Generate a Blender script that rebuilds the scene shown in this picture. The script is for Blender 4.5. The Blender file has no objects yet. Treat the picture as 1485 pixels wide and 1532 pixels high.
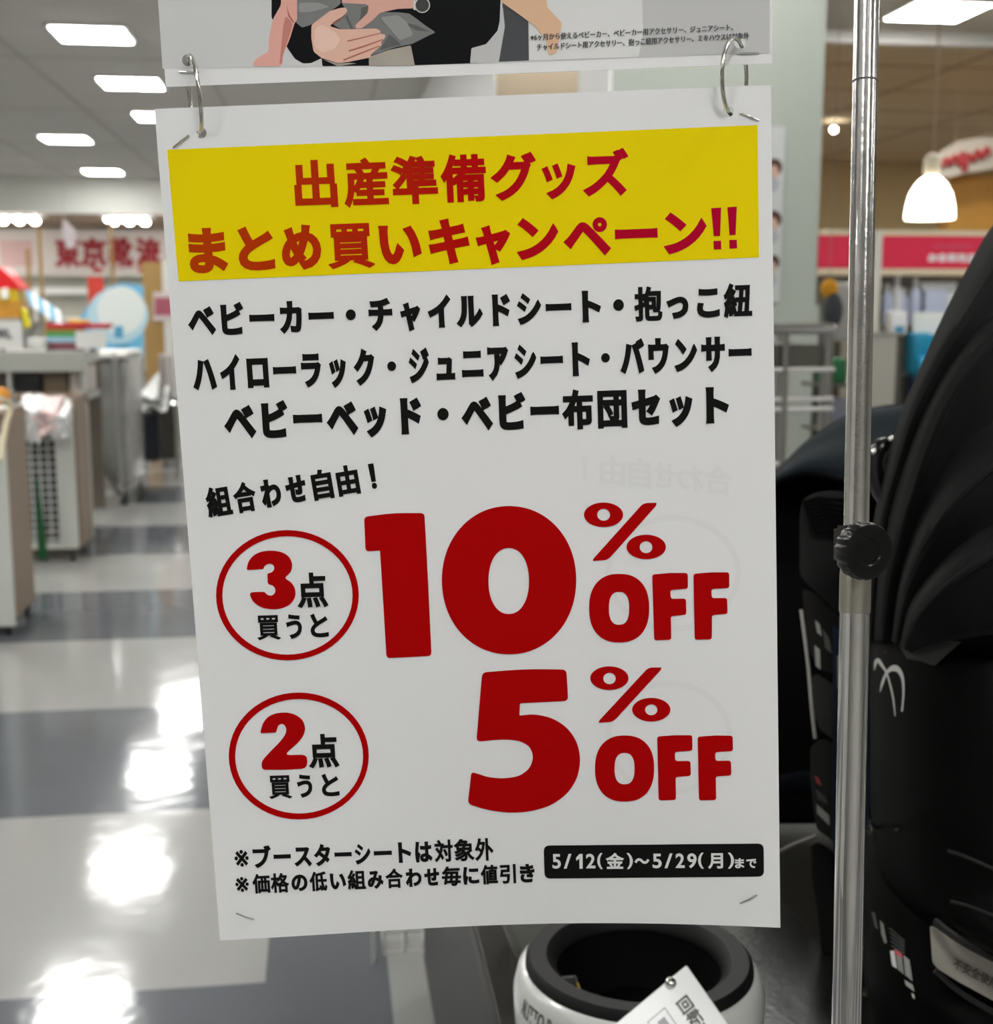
import bpy, bmesh, math, random
import numpy as np
from mathutils import Vector, Matrix
from mathutils.geometry import delaunay_2d_cdt

random.seed(7)
S = bpy.context.scene
COL = S.collection

# ------------------------------------------------------------------ camera
W, H, FPX, CX, CY = 1485, 1532, 1950.0, 742.5, 766.0
HORIZON, VPX, EYE = 460.0, 480.0, 1.35
TH = math.atan((CY - HORIZON) / FPX)
PSI = math.atan((CX - VPX) * math.cos(TH) / FPX)
FW = Vector((math.sin(PSI) * math.cos(TH), math.cos(PSI) * math.cos(TH), -math.sin(TH)))
RT = Vector((math.cos(PSI), -math.sin(PSI), 0))
UP = RT.cross(FW)
CAM = Vector((0, 0, EYE))
cam = bpy.data.cameras.new('camera')
cam.sensor_fit = 'HORIZONTAL'
cam.sensor_width = 36
cam.lens = 36 * FPX / W
cam.clip_start = 0.05
cam.clip_end = 80
cam.dof.use_dof = True
cam.dof.focus_distance = 0.655
cam.dof.aperture_fstop = cam.lens / 1000 / 0.0036
camo = bpy.data.objects.new('camera', cam)
COL.objects.link(camo)
camo.matrix_world = Matrix(((RT.x, UP.x, -FW.x, CAM.x), (RT.y, UP.y, -FW.y, CAM.y), (RT.z, UP.z, -FW.z, CAM.z), (0, 0, 0, 1)))
S.camera = camo

# ------------------------------------------------------------------ world, exposure
S.view_settings.view_transform = 'Standard'
S.view_settings.look = 'None'
S.view_settings.gamma = 1
S.view_settings.exposure = 1.25
S.view_settings.use_curve_mapping = False
S.cycles.use_denoising = True
S.cycles.max_bounces = 8
S.cycles.diffuse_bounces = 4
S.cycles.caustics_reflective = False
S.cycles.caustics_refractive = False
LAMP_POWER = 17.0
wd = bpy.data.worlds.new('world')
S.world = wd
wd.use_nodes = True
wd.node_tree.nodes['Background'].inputs[0].default_value = (.9, .95, 1, 1)
wd.node_tree.nodes['Background'].inputs[1].default_value = 0.05

# ------------------------------------------------------------------ helpers
def ray(x, y): return FW + RT * ((x - CX) / FPX) - UP * ((y - CY) / FPX)
def at(x, y, d): return CAM + ray(x, y) * d
def onz(x, y, z):
    r = ray(x, y); return CAM + r * ((z - EYE) / r.z)
def ony(x, y, Y):
    r = ray(x, y); return CAM + r * (Y / r.y)
def onx(x, y, X):
    r = ray(x, y); return CAM + r * (X / r.x)

def lin(c):
    c /= 255.0
    return c / 12.92 if c <= .04045 else ((c + .055) / 1.055) ** 2.4
def rgb(r, g, b): return (lin(r), lin(g), lin(b), 1)

MATS = {}
def mat(name, col, rough=.5, metal=0, spec=.5, emit=None, power=0, noise=None, bump=None, alpha=1, coat=0, sheen=0, trans=0):
    if name in MATS: return MATS[name]
    m = bpy.data.materials.new(name); m.use_nodes = True
    nt = m.node_tree; b = nt.nodes['Principled BSDF']
    b.inputs['Base Color'].default_value = col
    b.inputs['Roughness'].default_value = rough
    b.inputs['Metallic'].default_value = metal
    b.inputs['Specular IOR Level'].default_value = spec
    b.inputs['Alpha'].default_value = alpha
    b.inputs['Coat Weight'].default_value = coat
    b.inputs['Sheen Weight'].default_value = sheen
    b.inputs['Transmission Weight'].default_value = trans
    if emit:
        b.inputs['Emission Color'].default_value = emit
        b.inputs['Emission Strength'].default_value = power
    if noise or bump:
        tc = nt.nodes.new('ShaderNodeTexCoord')
    if noise:
        sc, amt = noise
        n = nt.nodes.new('ShaderNodeTexNoise'); n.inputs['Scale'].default_value = sc; n.inputs['Detail'].default_value = 4
        nt.links.new(tc.outputs['Object'], n.inputs['Vector'])
        r = nt.nodes.new('ShaderNodeMix'); r.data_type = 'RGBA'
        r.inputs[6].default_value = tuple(c * (1 - amt) for c in col[:3]) + (1,)
        r.inputs[7].default_value = tuple(min(1, c * (1 + amt)) for c in col[:3]) + (1,)
        nt.links.new(n.outputs['Fac'], r.inputs[0]); nt.links.new(r.outputs[2], b.inputs['Base Color'])
    if bump:
        sc, st, di = bump
        n = nt.nodes.new('ShaderNodeTexNoise'); n.inputs['Scale'].default_value = sc; n.inputs['Detail'].default_value = 3
        nt.links.new(tc.outputs['Object'], n.inputs['Vector'])
        bp = nt.nodes.new('ShaderNodeBump'); bp.inputs['Strength'].default_value = st; bp.inputs['Distance'].default_value = di
        nt.links.new(n.outputs['Fac'], bp.inputs['Height']); nt.links.new(bp.outputs['Normal'], b.inputs['Normal'])
    MATS[name] = m
    return m

ORIGIN = {}
def tag(o, label=None, cat=None, group=None, kind=None):
    if label: o['label'] = label
    if cat: o['category'] = cat
    if group: o['group'] = group
    if kind: o['kind'] = kind
    return o
def thing(name, label, cat, loc, group=None):
    o = bpy.data.objects.new(name, None); COL.objects.link(o)
    o.empty_display_size = .05; o.location = loc
    ORIGIN[o.name] = Vector(loc)
    return tag(o, label, cat, group)

class MB:
    """collects shapes in world coordinates; build() makes ONE mesh object"""
    def __init__(s): s.v = []; s.f = []; s.m = []
    def face(s, pts, mi=0):
        n = len(s.v); s.v += [Vector(p) for p in pts]; s.f.append(list(range(n, n + len(pts)))); s.m.append(mi); return s
    def add(s, v, f, mi=0):
        n = len(s.v); s.v += [Vector(p) for p in v]
        for q in f: s.f.append([n + i for i in q]); s.m.append(mi)
        return s
    def bm(s, b, mi=0):
        b.verts.ensure_lookup_table(); b.verts.index_update()
        s.add([v.co.copy() for v in b.verts], [[v.index for v in f.verts] for f in b.faces], mi); b.free(); return s
    def box(s, x0, x1, y0, y1, z0, z1, mi=0, bev=0):
        b = bmesh.new(); bmesh.ops.create_cube(b, size=1)
        for v in b.verts:
            v.co = Vector(((x0 + x1) / 2 + v.co.x * (x1 - x0), (y0 + y1) / 2 + v.co.y * (y1 - y0), (z0 + z1) / 2 + v.co.z * (z1 - z0)))
        if bev: bmesh.ops.bevel(b, geom=b.edges[:] , offset=bev, segments=3, profile=.5, affect='EDGES')
        return s.bm(b, mi)
    def tube(s, pts, r, n=10, closed=False, mi=0, cap=True):
        pts = [Vector(p) for p in pts]; k = len(pts); rs = r if isinstance(r, (list, tuple)) else [r] * k
        rings = []; prev = None
        for i, p in enumerate(pts):
            if closed: t = pts[(i + 1) % k] - pts[i - 1]
            else: t = pts[min(i + 1, k - 1)] - pts[max(i - 1, 0)]
            t.normalize()
            if prev is None:
                a = Vector((0, 0, 1)) if abs(t.z) < .9 else Vector((1, 0, 0)); u = t.cross(a).normalized()
            else:
                u = (prev - t * prev.dot(t)).normalized()
            prev = u; w = t.cross(u)
            rings.append([p + (u * math.cos(2 * math.pi * j / n) + w * math.sin(2 * math.pi * j / n)) * rs[i] for j in range(n)])
        v = [q for R in rings for q in R]; f = []
        for i in range(k if closed else k - 1):
            a = i * n; b = ((i + 1) % k) * n
            for j in range(n): f.append([a + j, a + (j + 1) % n, b + (j + 1) % n, b + j])
        if not closed and cap: f.append(list(range(n - 1, -1, -1))); f.append([(k - 1) * n + j for j in range(n)])
        return s.add(v, f, mi)
    def lathe(s, c, prof, n=40, axis=None, mi=0, cap=True):
        """prof: list of (r, h) along axis from c"""
        ax = Vector(axis or (0, 0, 1)).normalized(); a = Vector((1, 0, 0)) if abs(ax.x) < .9 else Vector((0, 1, 0))
        u = ax.cross(a).normalized(); w = ax.cross(u); c = Vector(c); v = []; f = []
        for r, h in prof:
            for j in range(n):
                t = 2 * math.pi * j / n
                v.append(c + ax * h + (u * math.cos(t) + w * math.sin(t)) * r)
        for i in range(len(prof) - 1):
            for j in range(n): f.append([i * n + j, i * n + (j + 1) % n, (i + 1) * n + (j + 1) % n, (i + 1) * n + j])
        if cap and prof[0][0] > 1e-6: f.append(list(range(n - 1, -1, -1)))
        if cap and prof[-1][0] > 1e-6: f.append([(len(prof) - 1) * n + j for j in range(n)])
        return s.add(v, f, mi)
    def ball(s, c, r, sc=(1, 1, 1), mi=0, n=20):
        b = bmesh.new(); bmesh.ops.create_uvsphere(b, u_segments=n, v_segments=n // 2, radius=r)
        for v in b.verts: v.co = Vector((v.co.x * sc[0] + c[0], v.co.y * sc[1] + c[1], v.co.z * sc[2] + c[2]))
        return s.bm(b, mi)
    def prism(s, front, back, mi=0):
        n = len(front); v = list(front) + list(back)
        f = [list(range(n)), list(range(2 * n - 1, n - 1, -1))] + [[(i + 1) % n, i, n + i, n + (i + 1) % n] for i in range(n)]
        return s.add(v, f, mi)
    def build(s, name, mats, parent=None, smooth=True, bevel=0, solid=0, sub=0, label=None, angle=40):
        mats = mats if isinstance(mats, (list, tuple)) else [mats]
        if parent is not None:
            root = parent
            o0 = ORIGIN[parent.name]
        else:
            lo = [min(v[i] for v in s.v) for i in range(3)]; hi = [max(v[i] for v in s.v) for i in range(3)]
            o0 = Vector(((lo[0] + hi[0]) / 2, (lo[1] + hi[1]) / 2, lo[2]))
        me = bpy.data.meshes.new(name)
        me.from_pydata([v - o0 for v in s.v], [], s.f)
        for m in mats: me.materials.append(m)
        for p, mi in zip(me.polygons, s.m): p.material_index = mi
        if bevel or solid or sub:
            b = bmesh.new(); b.from_mesh(me)
            bmesh.ops.remove_doubles(b, verts=b.verts[:], dist=1e-5)
            bmesh.ops.recalc_face_normals(b, faces=b.faces[:]) if not solid else None
            b.to_mesh(me); b.free()
        o = bpy.data.objects.new(name, me); COL.objects.link(o)
        ORIGIN[o.name] = o0
        if parent is not None: o.parent = parent
        else: o.location = o0
        if solid:
            m = o.modifiers.new('solid', 'SOLIDIFY'); m.thickness = abs(solid); m.offset = -1 if solid > 0 else 1
        if bevel:
            m = o.modifiers.new('bevel', 'BEVEL'); m.width = bevel; m.segments = 3; m.limit_method = 'ANGLE'; m.angle_limit = math.radians(35)
        if sub:
            m = o.modifiers.new('sub', 'SUBSURF'); m.levels = sub; m.render_levels = sub
        if smooth:
            me.shade_smooth()
            if hasattr(me, 'set_sharp_from_angle'): me.set_sharp_from_angle(angle=math.radians(angle))
        if label: o['label'] = label
        return o

def child(p):      # sub-part helper: a mesh whose parent is a mesh part sits at zero offset
    return p
def struct(name, mb, m, **k):
    return tag(mb.build(name, m, **k), kind='structure')

def catmull(P, n):
    P = [Vector(p) for p in P]; k = len(P); out = []
    for i in range(k - 1):
        p0 = P[max(i - 1, 0)]; p1 = P[i]; p2 = P[i + 1]; p3 = P[min(i + 2, k - 1)]
        for j in range(n):
            t = j / n
            out.append(.5 * ((2 * p1) + (p2 - p0) * t + (2 * p0 - 5 * p1 + 4 * p2 - p3) * t * t + (3 * p1 - p0 - 3 * p2 + p3) * t ** 3))
    out.append(P[-1]); return out
def loft(curves, n=6, m=5):
    """curves: list of equally long point lists -> grid surface (verts, faces)"""
    C = [catmull(c, n) for c in curves]
    L = len(C[0]); cols = [catmull([c[i] for c in C], m) for i in range(L)]
    K = len(cols[0]); v = []; f = []
    for i in range(L):
        for j in range(K): v.append(cols[i][j])
    for i in range(L - 1):
        for j in range(K - 1): f.append([i * K + j, (i + 1) * K + j, (i + 1) * K + j + 1, i * K + j + 1])
    return v, f
def pxs(L): return [at(*p) for p in L]
def slab(outline, d, thick, shrink=1.0):
    """a solid with this outline at depth d (number or per-point), real thickness going back"""
    ds = d if isinstance(d, (list, tuple)) else [d] * len(outline)
    fr = [at(x, y, q) for (x, y), q in zip(outline, ds)]
    c = sum(fr, Vector()) / len(fr)
    back = (c - CAM).normalized() * thick
    bk = [c + (p - c) * shrink + back for p in fr]
    return MB().prism(fr, bk)

# ------------------------------------------------------------------ lettering from the built-in font
GL = {}
def glyph(ch):
    """(verts Nx2, faces, bounds) of a character or string in em units"""
    if ch in GL: return GL[ch]
    c = bpy.data.curves.new('t', 'FONT'); c.body = ch; c.resolution_u = 4; c.fill_mode = 'FRONT'
    o = bpy.data.objects.new('t', c); COL.objects.link(o)
    bpy.context.view_layer.update()
    me = o.to_mesh()
    v = np.array([(p.co.x, p.co.y) for p in me.vertices]).reshape(-1, 2)
    f = [list(p.vertices) for p in me.polygons]
    o.to_mesh_clear(); bpy.data.objects.remove(o); bpy.data.curves.remove(c)
    GL[ch] = (v, f, (v[:, 0].min(), v[:, 0].max(), v[:, 1].min(), v[:, 1].max()))
    return GL[ch]

GB = {}
def borders(ch):
    """directed outline edges of a glyph (vertex ids merged by place), and per vertex the size of the stroke piece it is in"""
    if ch not in GB:
        v, f, _ = glyph(ch); key = {}; ids = [key.setdefault((round(float(p[0]), 4), round(float(p[1]), 4)), i) for i, p in enumerate(v)]; n = {}
        up = list(range(len(v)))
        def find(i):
            while up[i] != i: i = up[i]
            return i
        for q in f:
            q = [ids[i] for i in q]; ar = sum(v[q[i]][0] * v[q[(i + 1) % len(q)]][1] - v[q[(i + 1) % len(q)]][0] * v[q[i]][1] for i in range(len(q)))
            if ar < 0: q = q[::-1]
            for i in range(len(q)):
                x, y = q[i], q[(i + 1) % len(q)]
                if x != y: n[(x, y)] = 1; up[find(x)] = find(y)
        E = [(x, y) for (x, y) in n if (y, x) not in n]
        box = {}
        for i in set(ids):
            r = find(i); bb = box.setdefault(r, [9, -9, 9, -9]); bb[0] = min(bb[0], v[i][0]); bb[1] = max(bb[1], v[i][0]); bb[2] = min(bb[2], v[i][1]); bb[3] = max(bb[3], v[i][1])
        size = {i: max(box[find(i)][1] - box[find(i)][0], box[find(i)][3] - box[find(i)][2]) for i in set(ids)}
        GB[ch] = (E, size)
    return GB[ch]
def swell(ch, pts, d, put, mb, mi=0):
    """bold outline: the glyph with its outline moved out by d, corners mitred (pts in flat units)"""
    v, f, _ = glyph(ch)
    mb.add([put(x, y, 0) for x, y in pts], f, mi)
    if d <= 0: return
    E, size = borders(ch); P = [Vector(p) for p in pts]
    q = f[0]; q = max(f, key=lambda q: abs(sum(v[q[i]][0] * v[q[(i + 1) % len(q)]][1] - v[q[(i + 1) % len(q)]][0] * v[q[i]][1] for i in range(len(q)))))
    ar = lambda W: sum(W[q[i]][0] * W[q[(i + 1) % len(q)]][1] - W[q[(i + 1) % len(q)]][0] * W[q[i]][1] for i in range(len(q)))
    sg = 1 if ar(v) * ar(pts) > 0 else -1
    nrm = {}; inn = {}; out = {}; k = 0
    for e in E:
        t = (P[e[1]] - P[e[0]])
        if t.length < 1e-9: continue
        t.normalize(); nrm[e] = Vector((t.y, -t.x)) * sg; out.setdefault(e[0], []).append(e); inn.setdefault(e[1], []).append(e)
    def quad(L):
        nonlocal k
        k += 1; L = [put(x, y, 8e-7 * (1 + k % 60)) for x, y in L]
        mb.face(L if sg < 0 else L[::-1], mi)
    for e, n_ in nrm.items():
        dd = d * (.7 if size[e[0]] < .27 and len(ch) == 1 and ch in KANA and ch not in '0123456789()/' else 1)
        a, b = P[e[0]], P[e[1]]
        quad([a, b, b + n_ * dd, a + n_ * dd])
        for e2 in out.get(e[1], []):
            if e2 not in nrm: continue
            m = n_ + nrm[e2]
            t1 = b - a; t2 = P[e2[1]] - b
            if (t1.x * t2.y - t1.y * t2.x) * sg > 0 and m.length > .35:
                m = m.normalized() * min(dd * 2 / m.length, dd * 1.9); quad([b, b + n_ * dd, b + m, b + nrm[e2] * dd])
def text_on(mb, text, origin, ux, uy, width, height, mi=0, dil=0.0, lift=None):
    """whole string stretched to width x height (ink), origin = lower left, on the plane ux, uy"""
    v, f, (x0, x1, y0, y1) = glyph(text)
    ux = Vector(ux).normalized(); uy = Vector(uy).normalized(); n = ux.cross(uy)
    offs = [(0, 0)] if not dil else [(a, b) for a in (-dil, 0, dil) for b in (-dil, 0, dil)]
    for k, (a, b) in enumerate(offs):
        P = [Vector(origin) + ux * ((p[0] - x0) / (x1 - x0) * width + a) + uy * ((p[1] - y0) / (y1 - y0) * height + b) + n * (k * 2e-6 + (lift or 0)) for p in v]
        mb.add(P, f, mi)
    return mb

# ------------------------------------------------------------------ materials
M_paper = mat('paper', (.80, .80, .80, 1), .45, spec=.25)
M_ghost = mat('show_through_ink', (.768, .768, .763, 1), .42, spec=.25)
M_yellow = mat('yellow_ink', rgb(238, 214, 0), .5, spec=.08)
M_red = mat('red_ink', rgb(172, 0, 2), .5, spec=.06)
M_black = mat('black_ink', rgb(16, 16, 16), .5, spec=.12)
M_white = mat('white_ink', (.8, .8, .79, 1), .42, spec=.3)
M_steel = mat('chrome', (.72, .71, .69, 1), .16, metal=1)
M_wire = mat('ring_wire', (.55, .54, .5, 1), .22, metal=1)
def gradient_ink():
    m = bpy.data.materials.new('red_gradient_ink'); m.use_nodes = True; nt = m.node_tree; b = nt.nodes['Principled BSDF']
    tc = nt.nodes.new('ShaderNodeTexCoord'); sx = nt.nodes.new('ShaderNodeSeparateXYZ'); mr = nt.nodes.new('ShaderNodeMapRange'); cr = nt.nodes.new('ShaderNodeValToRGB')
    nt.links.new(tc.outputs['Object'], sx.inputs[0]); nt.links.new(sx.outputs['X'], mr.inputs['Value'])
    mr.inputs['From Min'].default_value = -.14; mr.inputs['From Max'].default_value = .14
    nt.links.new(mr.outputs[0], cr.inputs[0]); nt.links.new(cr.outputs[0], b.inputs['Base Color'])
    e = cr.color_ramp.elements; e[0].color = rgb(184, 62, 2); e[1].color = rgb(176, 0, 52)
    q = cr.color_ramp.elements.new(.5); q.color = rgb(180, 8, 6)
    b.inputs['Roughness'].default_value = .5; b.inputs['Specular IOR Level'].default_value = .06
    return m
M_grad = gradient_ink()

# ================================================================== THE SETTING
M_dark = mat('floor_dark', rgb(104, 107, 112), .1, spec=.5, noise=(3, .12), bump=(6, .07, .02))
M_light = mat('floor_light', rgb(166, 166, 163), .1, spec=.5, noise=(3, .06), bump=(6, .07, .02))
fl = MB()
yb = [-6.14 + .96 * k for k in range(36)]
xb = [-9, -4, -1.1, -.14, .11, .31, 1.2, 3, 12]
for j in range(len(yb) - 1):
    y0, y1 = yb[j], yb[j + 1]
    for i in range(len(xb) - 1):
        xm = (xb[i] + xb[i + 1]) / 2; ym = (y0 + y1) / 2
        k = math.floor((ym - 2.5) / .96)
        light = (k % 2 == 0)
        if k == -1 and .11 < xm < .31: light = True
        if k == 0 and -.14 < xm < .11: light = False
        if k == 0 and xm > .31: light = False
        fl.face([(xb[i], y0, 0), (xb[i + 1], y0, 0), (xb[i + 1], y1, 0), (xb[i], y1, 0)], 1 if light else 0)
struct('floor', fl, [M_dark, M_light], smooth=False)

M_ceil = mat('ceiling_board', (.60, .59, .555, 1), .9, spec=.1, noise=(1.2, .05))
M_tanceil = mat('tan_ceiling_board', rgb(236, 214, 180), .9, spec=.1, noise=(1.5, .05))
M_seam = mat('ceiling_seam', (.47, .46, .42, 1), .9, spec=.1)
M_seam2 = mat('tan_ceiling_seam', rgb(190, 164, 126), .9, spec=.1)
CH = 3.5
ce = MB().box(-9, 2.6, -6.2, 23.3, CH, CH + .1).box(2.6, 12, -6.2, 10.3, CH, CH + .1)
for k in range(-4, 2): ce.box(-.98 + k * 1.55 - .02, -.98 + k * 1.55 + .02, 3, 23.2, CH - .004, CH, 1)
for k in range(4): ce.box(-9, 2.6, 12.2 + k * 3.1, 12.24 + k * 3.1, CH - .004, CH, 1)
ce.box(2.6, 12, 10.3, 19, CH, CH + .1, 2)
for k in range(4): ce.box(2.6 + k * 1.55, 2.64 + k * 1.55, 10.4, 19, CH - .004, CH, 3)
for k in range(4): ce.box(2.6, 12, 11.6 + k * 1.3, 11.65 + k * 1.3, CH - .004, CH, 3)
struct('ceiling', ce, [M_ceil, M_seam, M_tanceil, M_seam2], smooth=False)
M_wall = mat('wall_paint', rgb(225, 225, 218), .7)
M_tan = mat('tan_wall_paint', rgb(212, 188, 142), .7)
M_wood = mat('orange_wood', rgb(206, 150, 66), .5, noise=(6, .15))
struct('wall_left', MB().box(-9.1, -9, -6.2, 28, 0, CH), M_wall, smooth=False)
struct('wall_right', MB().box(12, 12.1, -6.2, 28, 0, CH), M_wall, smooth=False)
struct('wall_front', MB().box(-9, 12, -6.3, -6.2, 0, CH), M_wall, smooth=False)
struct('wall_rear', MB().box(2.3, 12, 19, 19.1, 0, CH), M_tan, smooth=False)
struct('wall_neighbour', MB().box(-9, 2.3, 27.3, 27.4, 0, 2.92), mat('neighbour_wall', rgb(212, 208, 200), .7), smooth=False)
struct('trim_soffit', MB().box(-9, 2.3, 23.2, 23.4, 2.92, CH), M_wall, smooth=False)
struct('ceiling_neighbour', MB().box(-9, 2.3, 23.4, 27.5, 2.92, 3.02), mat('neighbour_ceiling', rgb(150, 128, 108), .8), smooth=False)
struct('trim_ceiling', MB().box(2.6, 12, 10.24, 10.34, CH - .09, CH), mat('white_trim', (.85, .85, .83, 1), .6), smooth=False)
# rectangular pillar behind the right side of the sign
p = at(915, 130, 5.0); q = at(1248, 130, 5.0)
PX0, PX1, PY = p.x, q.x, p.y
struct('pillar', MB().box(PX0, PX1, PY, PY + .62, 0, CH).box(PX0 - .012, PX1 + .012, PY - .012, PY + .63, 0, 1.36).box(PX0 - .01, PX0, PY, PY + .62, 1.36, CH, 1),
       [mat('pillar_paint', rgb(172, 178, 168), .6), mat('white_paint_lit_face', (.86, .86, .84, 1), .5)], smooth=False)  # pillar's left face is coloured whiter to stand in for light falling on it
# white partition wall further back
p = ony(742, 130, 8.2); q = ony(868, 130, 8.2)
struct('wall_partition', MB().box(p.x, q.x, 8.2, 16, 0, CH).box(p.x - .02, p.x, 8.2, 16, 0, CH, 1), [mat('partition_paint', rgb(206, 188, 162), .7), mat('white_paint_lit_face', (.86, .86, .84, 1), .5)], smooth=False)

# ================================================================== LAMPS
M_lamp = mat('lamp_diffuser', (.9, .9, .9, 1), .5, emit=(1, .99, .965, 1), power=LAMP_POWER)
M_lframe = mat('lamp_frame', (.6, .6, .58, 1), .5)
lamp_spots = [(-1.75, 11.1, 'square ceiling light nearest the camera at upper left of the photo'), (-1.77, 13.4, 'second square ceiling light in the line receding at upper left'),
              (-1.75, 15.65, 'third square ceiling light in the line, partly behind the white sign'), (-3.2, 17.85, 'nearer of the two square ceiling lights in the far left row'),
              (-3.4, 22.0, 'farther of the two square ceiling lights, close to the white soffit'), (4.5, 9.45, 'square ceiling light at the upper right beside the chrome pole')]
def ceiling_light(x, y, label, group=None):
    t = thing('ceiling_light', label, 'ceiling light', (x, y, CH), group)
    a = .275
    MB().box(x - a - .03, x + a + .03, y - a - .03, y + a + .03, CH - .02, CH - .001).build('frame', M_lframe, t, smooth=False)
    MB().box(x - a, x + a, y - a, y + a, CH - .028, CH - .021, bev=.003).build('diffuser', M_lamp, t, smooth=False)
    return t
for x, y, l in lamp_spots: ceiling_light(x, y, l)
def dup(root, loc, label, group=None):
    r = root.copy(); COL.objects.link(r); r.location = loc; r['label'] = label
    if group: r['group'] = group
    for ch in list(root.children):
        c = ch.copy(); COL.objects.link(c); c.parent = r
    return r
base_lamp = ceiling_light(-1.75, 8.8, 'extra square ceiling light out of view, placed to light the store', 'ceiling lights overhead out of view')
for x, y in [(-3.3, 8.4), (-3.3, 5.6), (7.6, 12.6), (8.8, 15.8), (3.9, 14.0), (6.3, 7.2), (-1.75, 6.5), (-1.75, 2.4), (-1.75, -1.6), (1.4, 4.2), (1.4, 0.2), (1.4, -3.2), (-4.9, 4.2), (-4.9, -.5), (4.5, 2.4), (4.5, -1.6), (-4.9, 11.1), (-5.0, 15.6), (4.5, 6.4), (1.4, 8.2), (.2, -1.4),
             (.0, 18), (-6.5, 20), (8, 0)]:  # unseen lamps; the first ones are added to brighten left aisle and right background
    dup(base_lamp, (x, y, CH), 'extra square ceiling light out of view, placed to light the store', 'ceiling lights overhead out of view')
M_spot = mat('neighbour_lamp', (.9, .9, .9, 1), .5, emit=(1, .97, .9, 1), power=14)
sg = 'spotlight clusters in the shop beyond the soffit'
for (cx, cy, lab) in [(26, 325, 'cluster of small round spotlights at the far left edge of the neighbouring shop ceiling'), (190, 329, 'cluster of small round spotlights above the red lettered banner')]:
    c = ony(cx, cy + 6, 23.8)
    t = thing('spotlight_cluster', lab, 'spotlight', (c.x, c.y, 2.91), sg)
    MB().box(c.x - .42, c.x + .46, c.y - .25, c.y + .25, 2.89, 2.918).build('housing', M_lframe, t, smooth=False)
    for a in (-.26, 0, .26):
        for b in (-1, 1):
            q = Vector((c.x + a - b * .07, c.y + b * .16, 2.84 + b * .035))
            MB().ball(q, .07, (1, 1, .7)).tube([q, Vector((q.x, q.y, 2.90))], .02, 8).build('lamp_head', M_spot, t)
for x, y in ((-.6, 25.2), (-8.0, 25.2), (.9, 25.8)):  # unseen panels added to brighten the neighbouring shop
    t = thing('ceiling_light', 'added bright ceiling panel lighting the neighbouring shop, hidden behind the white sign or past the frame', 'ceiling light', (x, y, 2.92), 'added ceiling panels lighting the neighbouring shop')
    MB().box(x - .5, x + .5, y - .5, y + .5, 2.89, 2.91).build('diffuser', M_lamp, t, smooth=False)
# the pendant lamp at the right
c = at(1390, 328, 7.0)
t = thing('pendant_lamp', 'glowing white dome pendant lamp hanging above the red shelf header', 'lamp', c)
MB().lathe(c, [(.0, .02), (.115, .0), (.127, .0), (.129, .02), (.124, .07), (.108, .135), (.08, .185), (.05, .215), (.03, .225)], 40).build('shade', mat('pendant_glass', (.95, .93, .85, 1), .4, emit=(1, .93, .75, 1), power=3.2), t)
MB().lathe(c + Vector((0, 0, .225)), [(.03, 0), (.045, .02), (.045, .1), (.02, .12)], 24).build('socket', mat('cream_metal', rgb(215, 205, 185), .4), t)
MB().tube([c + Vector((0, 0, .33)), Vector((c.x, c.y, CH))], .005, 8).build('cord', mat('cord_brown', rgb(150, 128, 100), .6), t)
c = at(1247, 194, 15.2)
t = thing('spotlight', 'tiny bright spotlight on the tan wall beside the pillar edge', 'spotlight', c)
MB().ball(c, .035).build('bulb', M_spot, t)
MB().tube([c + Vector((0, 0, .02)), Vector((c.x, c.y, CH))], .01, 8).build('rod', M_lframe, t)
# ================================================================== THE SIGN
SC = Vector((0.07624179, 0.63693966, 1.23858071))
SX = Vector((0.98606702, -0.16121284, 0.04101522)); SY = Vector((-0.03698994, 0.02789243, 0.9989263)); SN = Vector((0.16218376, 0.98652543, -0.02154056))
def bow(u, v):
    a = min(1, max(0, (u + .1485) / .297)); b = max(0.0, (-v) / .21)
    return .011 * math.sin(math.pi * a ** 1.25) * b * b
def on_sheet(x, y, off=0.0, sheet=None):
    """pixel -> point on the (slightly bowed) paper, lifted off towards the camera"""
    r = ray(x, y); z = 0.0
    c = SC if sheet is None else sheet
    for _ in range(4):
        t = ((c - CAM).dot(SN) + z - off) / r.dot(SN); p = CAM + r * t
        if sheet is None: z = bow((p - c).dot(SX), (p - c).dot(SY))
        else: break
    return p
POST = SC + SN * .0095           # the poster hangs a little behind
def inside(p, poly):
    x, y = p; c = False; n = len(poly); j = n - 1
    for i in range(n):
        xi, yi = poly[i]; xj, yj = poly[j]
        if (yi > y) != (yj > y) and x < (xj - xi) * (y - yi) / (yj - yi) + xi: c = not c
        j = i
    return c
def dens(poly, step):
    out = []
    for i, a in enumerate(poly):
        b = poly[(i + 1) % len(poly)]; k = max(1, int(math.dist(a, b) / step))
        out += [(a[0] + (b[0] - a[0]) * j / k, a[1] + (b[1] - a[1]) * j / k) for j in range(k)]
    return out
def rounded(poly, R, n=5):
    out = []; k = len(poly)
    for i in range(k):
        r = R[i] if isinstance(R, list) else R
        p0, p1, p2 = (Vector(poly[j % k]) for j in (i - 1, i, i + 1))
        a = (p0 - p1); b = (p2 - p1); ra = min(r, a.length * .45, b.length * .45)
        A = p1 + a.normalized() * ra; B = p1 + b.normalized() * ra
        for j in range(n + 1):
            t = j / n; q = A * (1 - t) ** 2 + p1 * 2 * t * (1 - t) + B * t * t; out.append((q.x, q.y))
    return out
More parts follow.
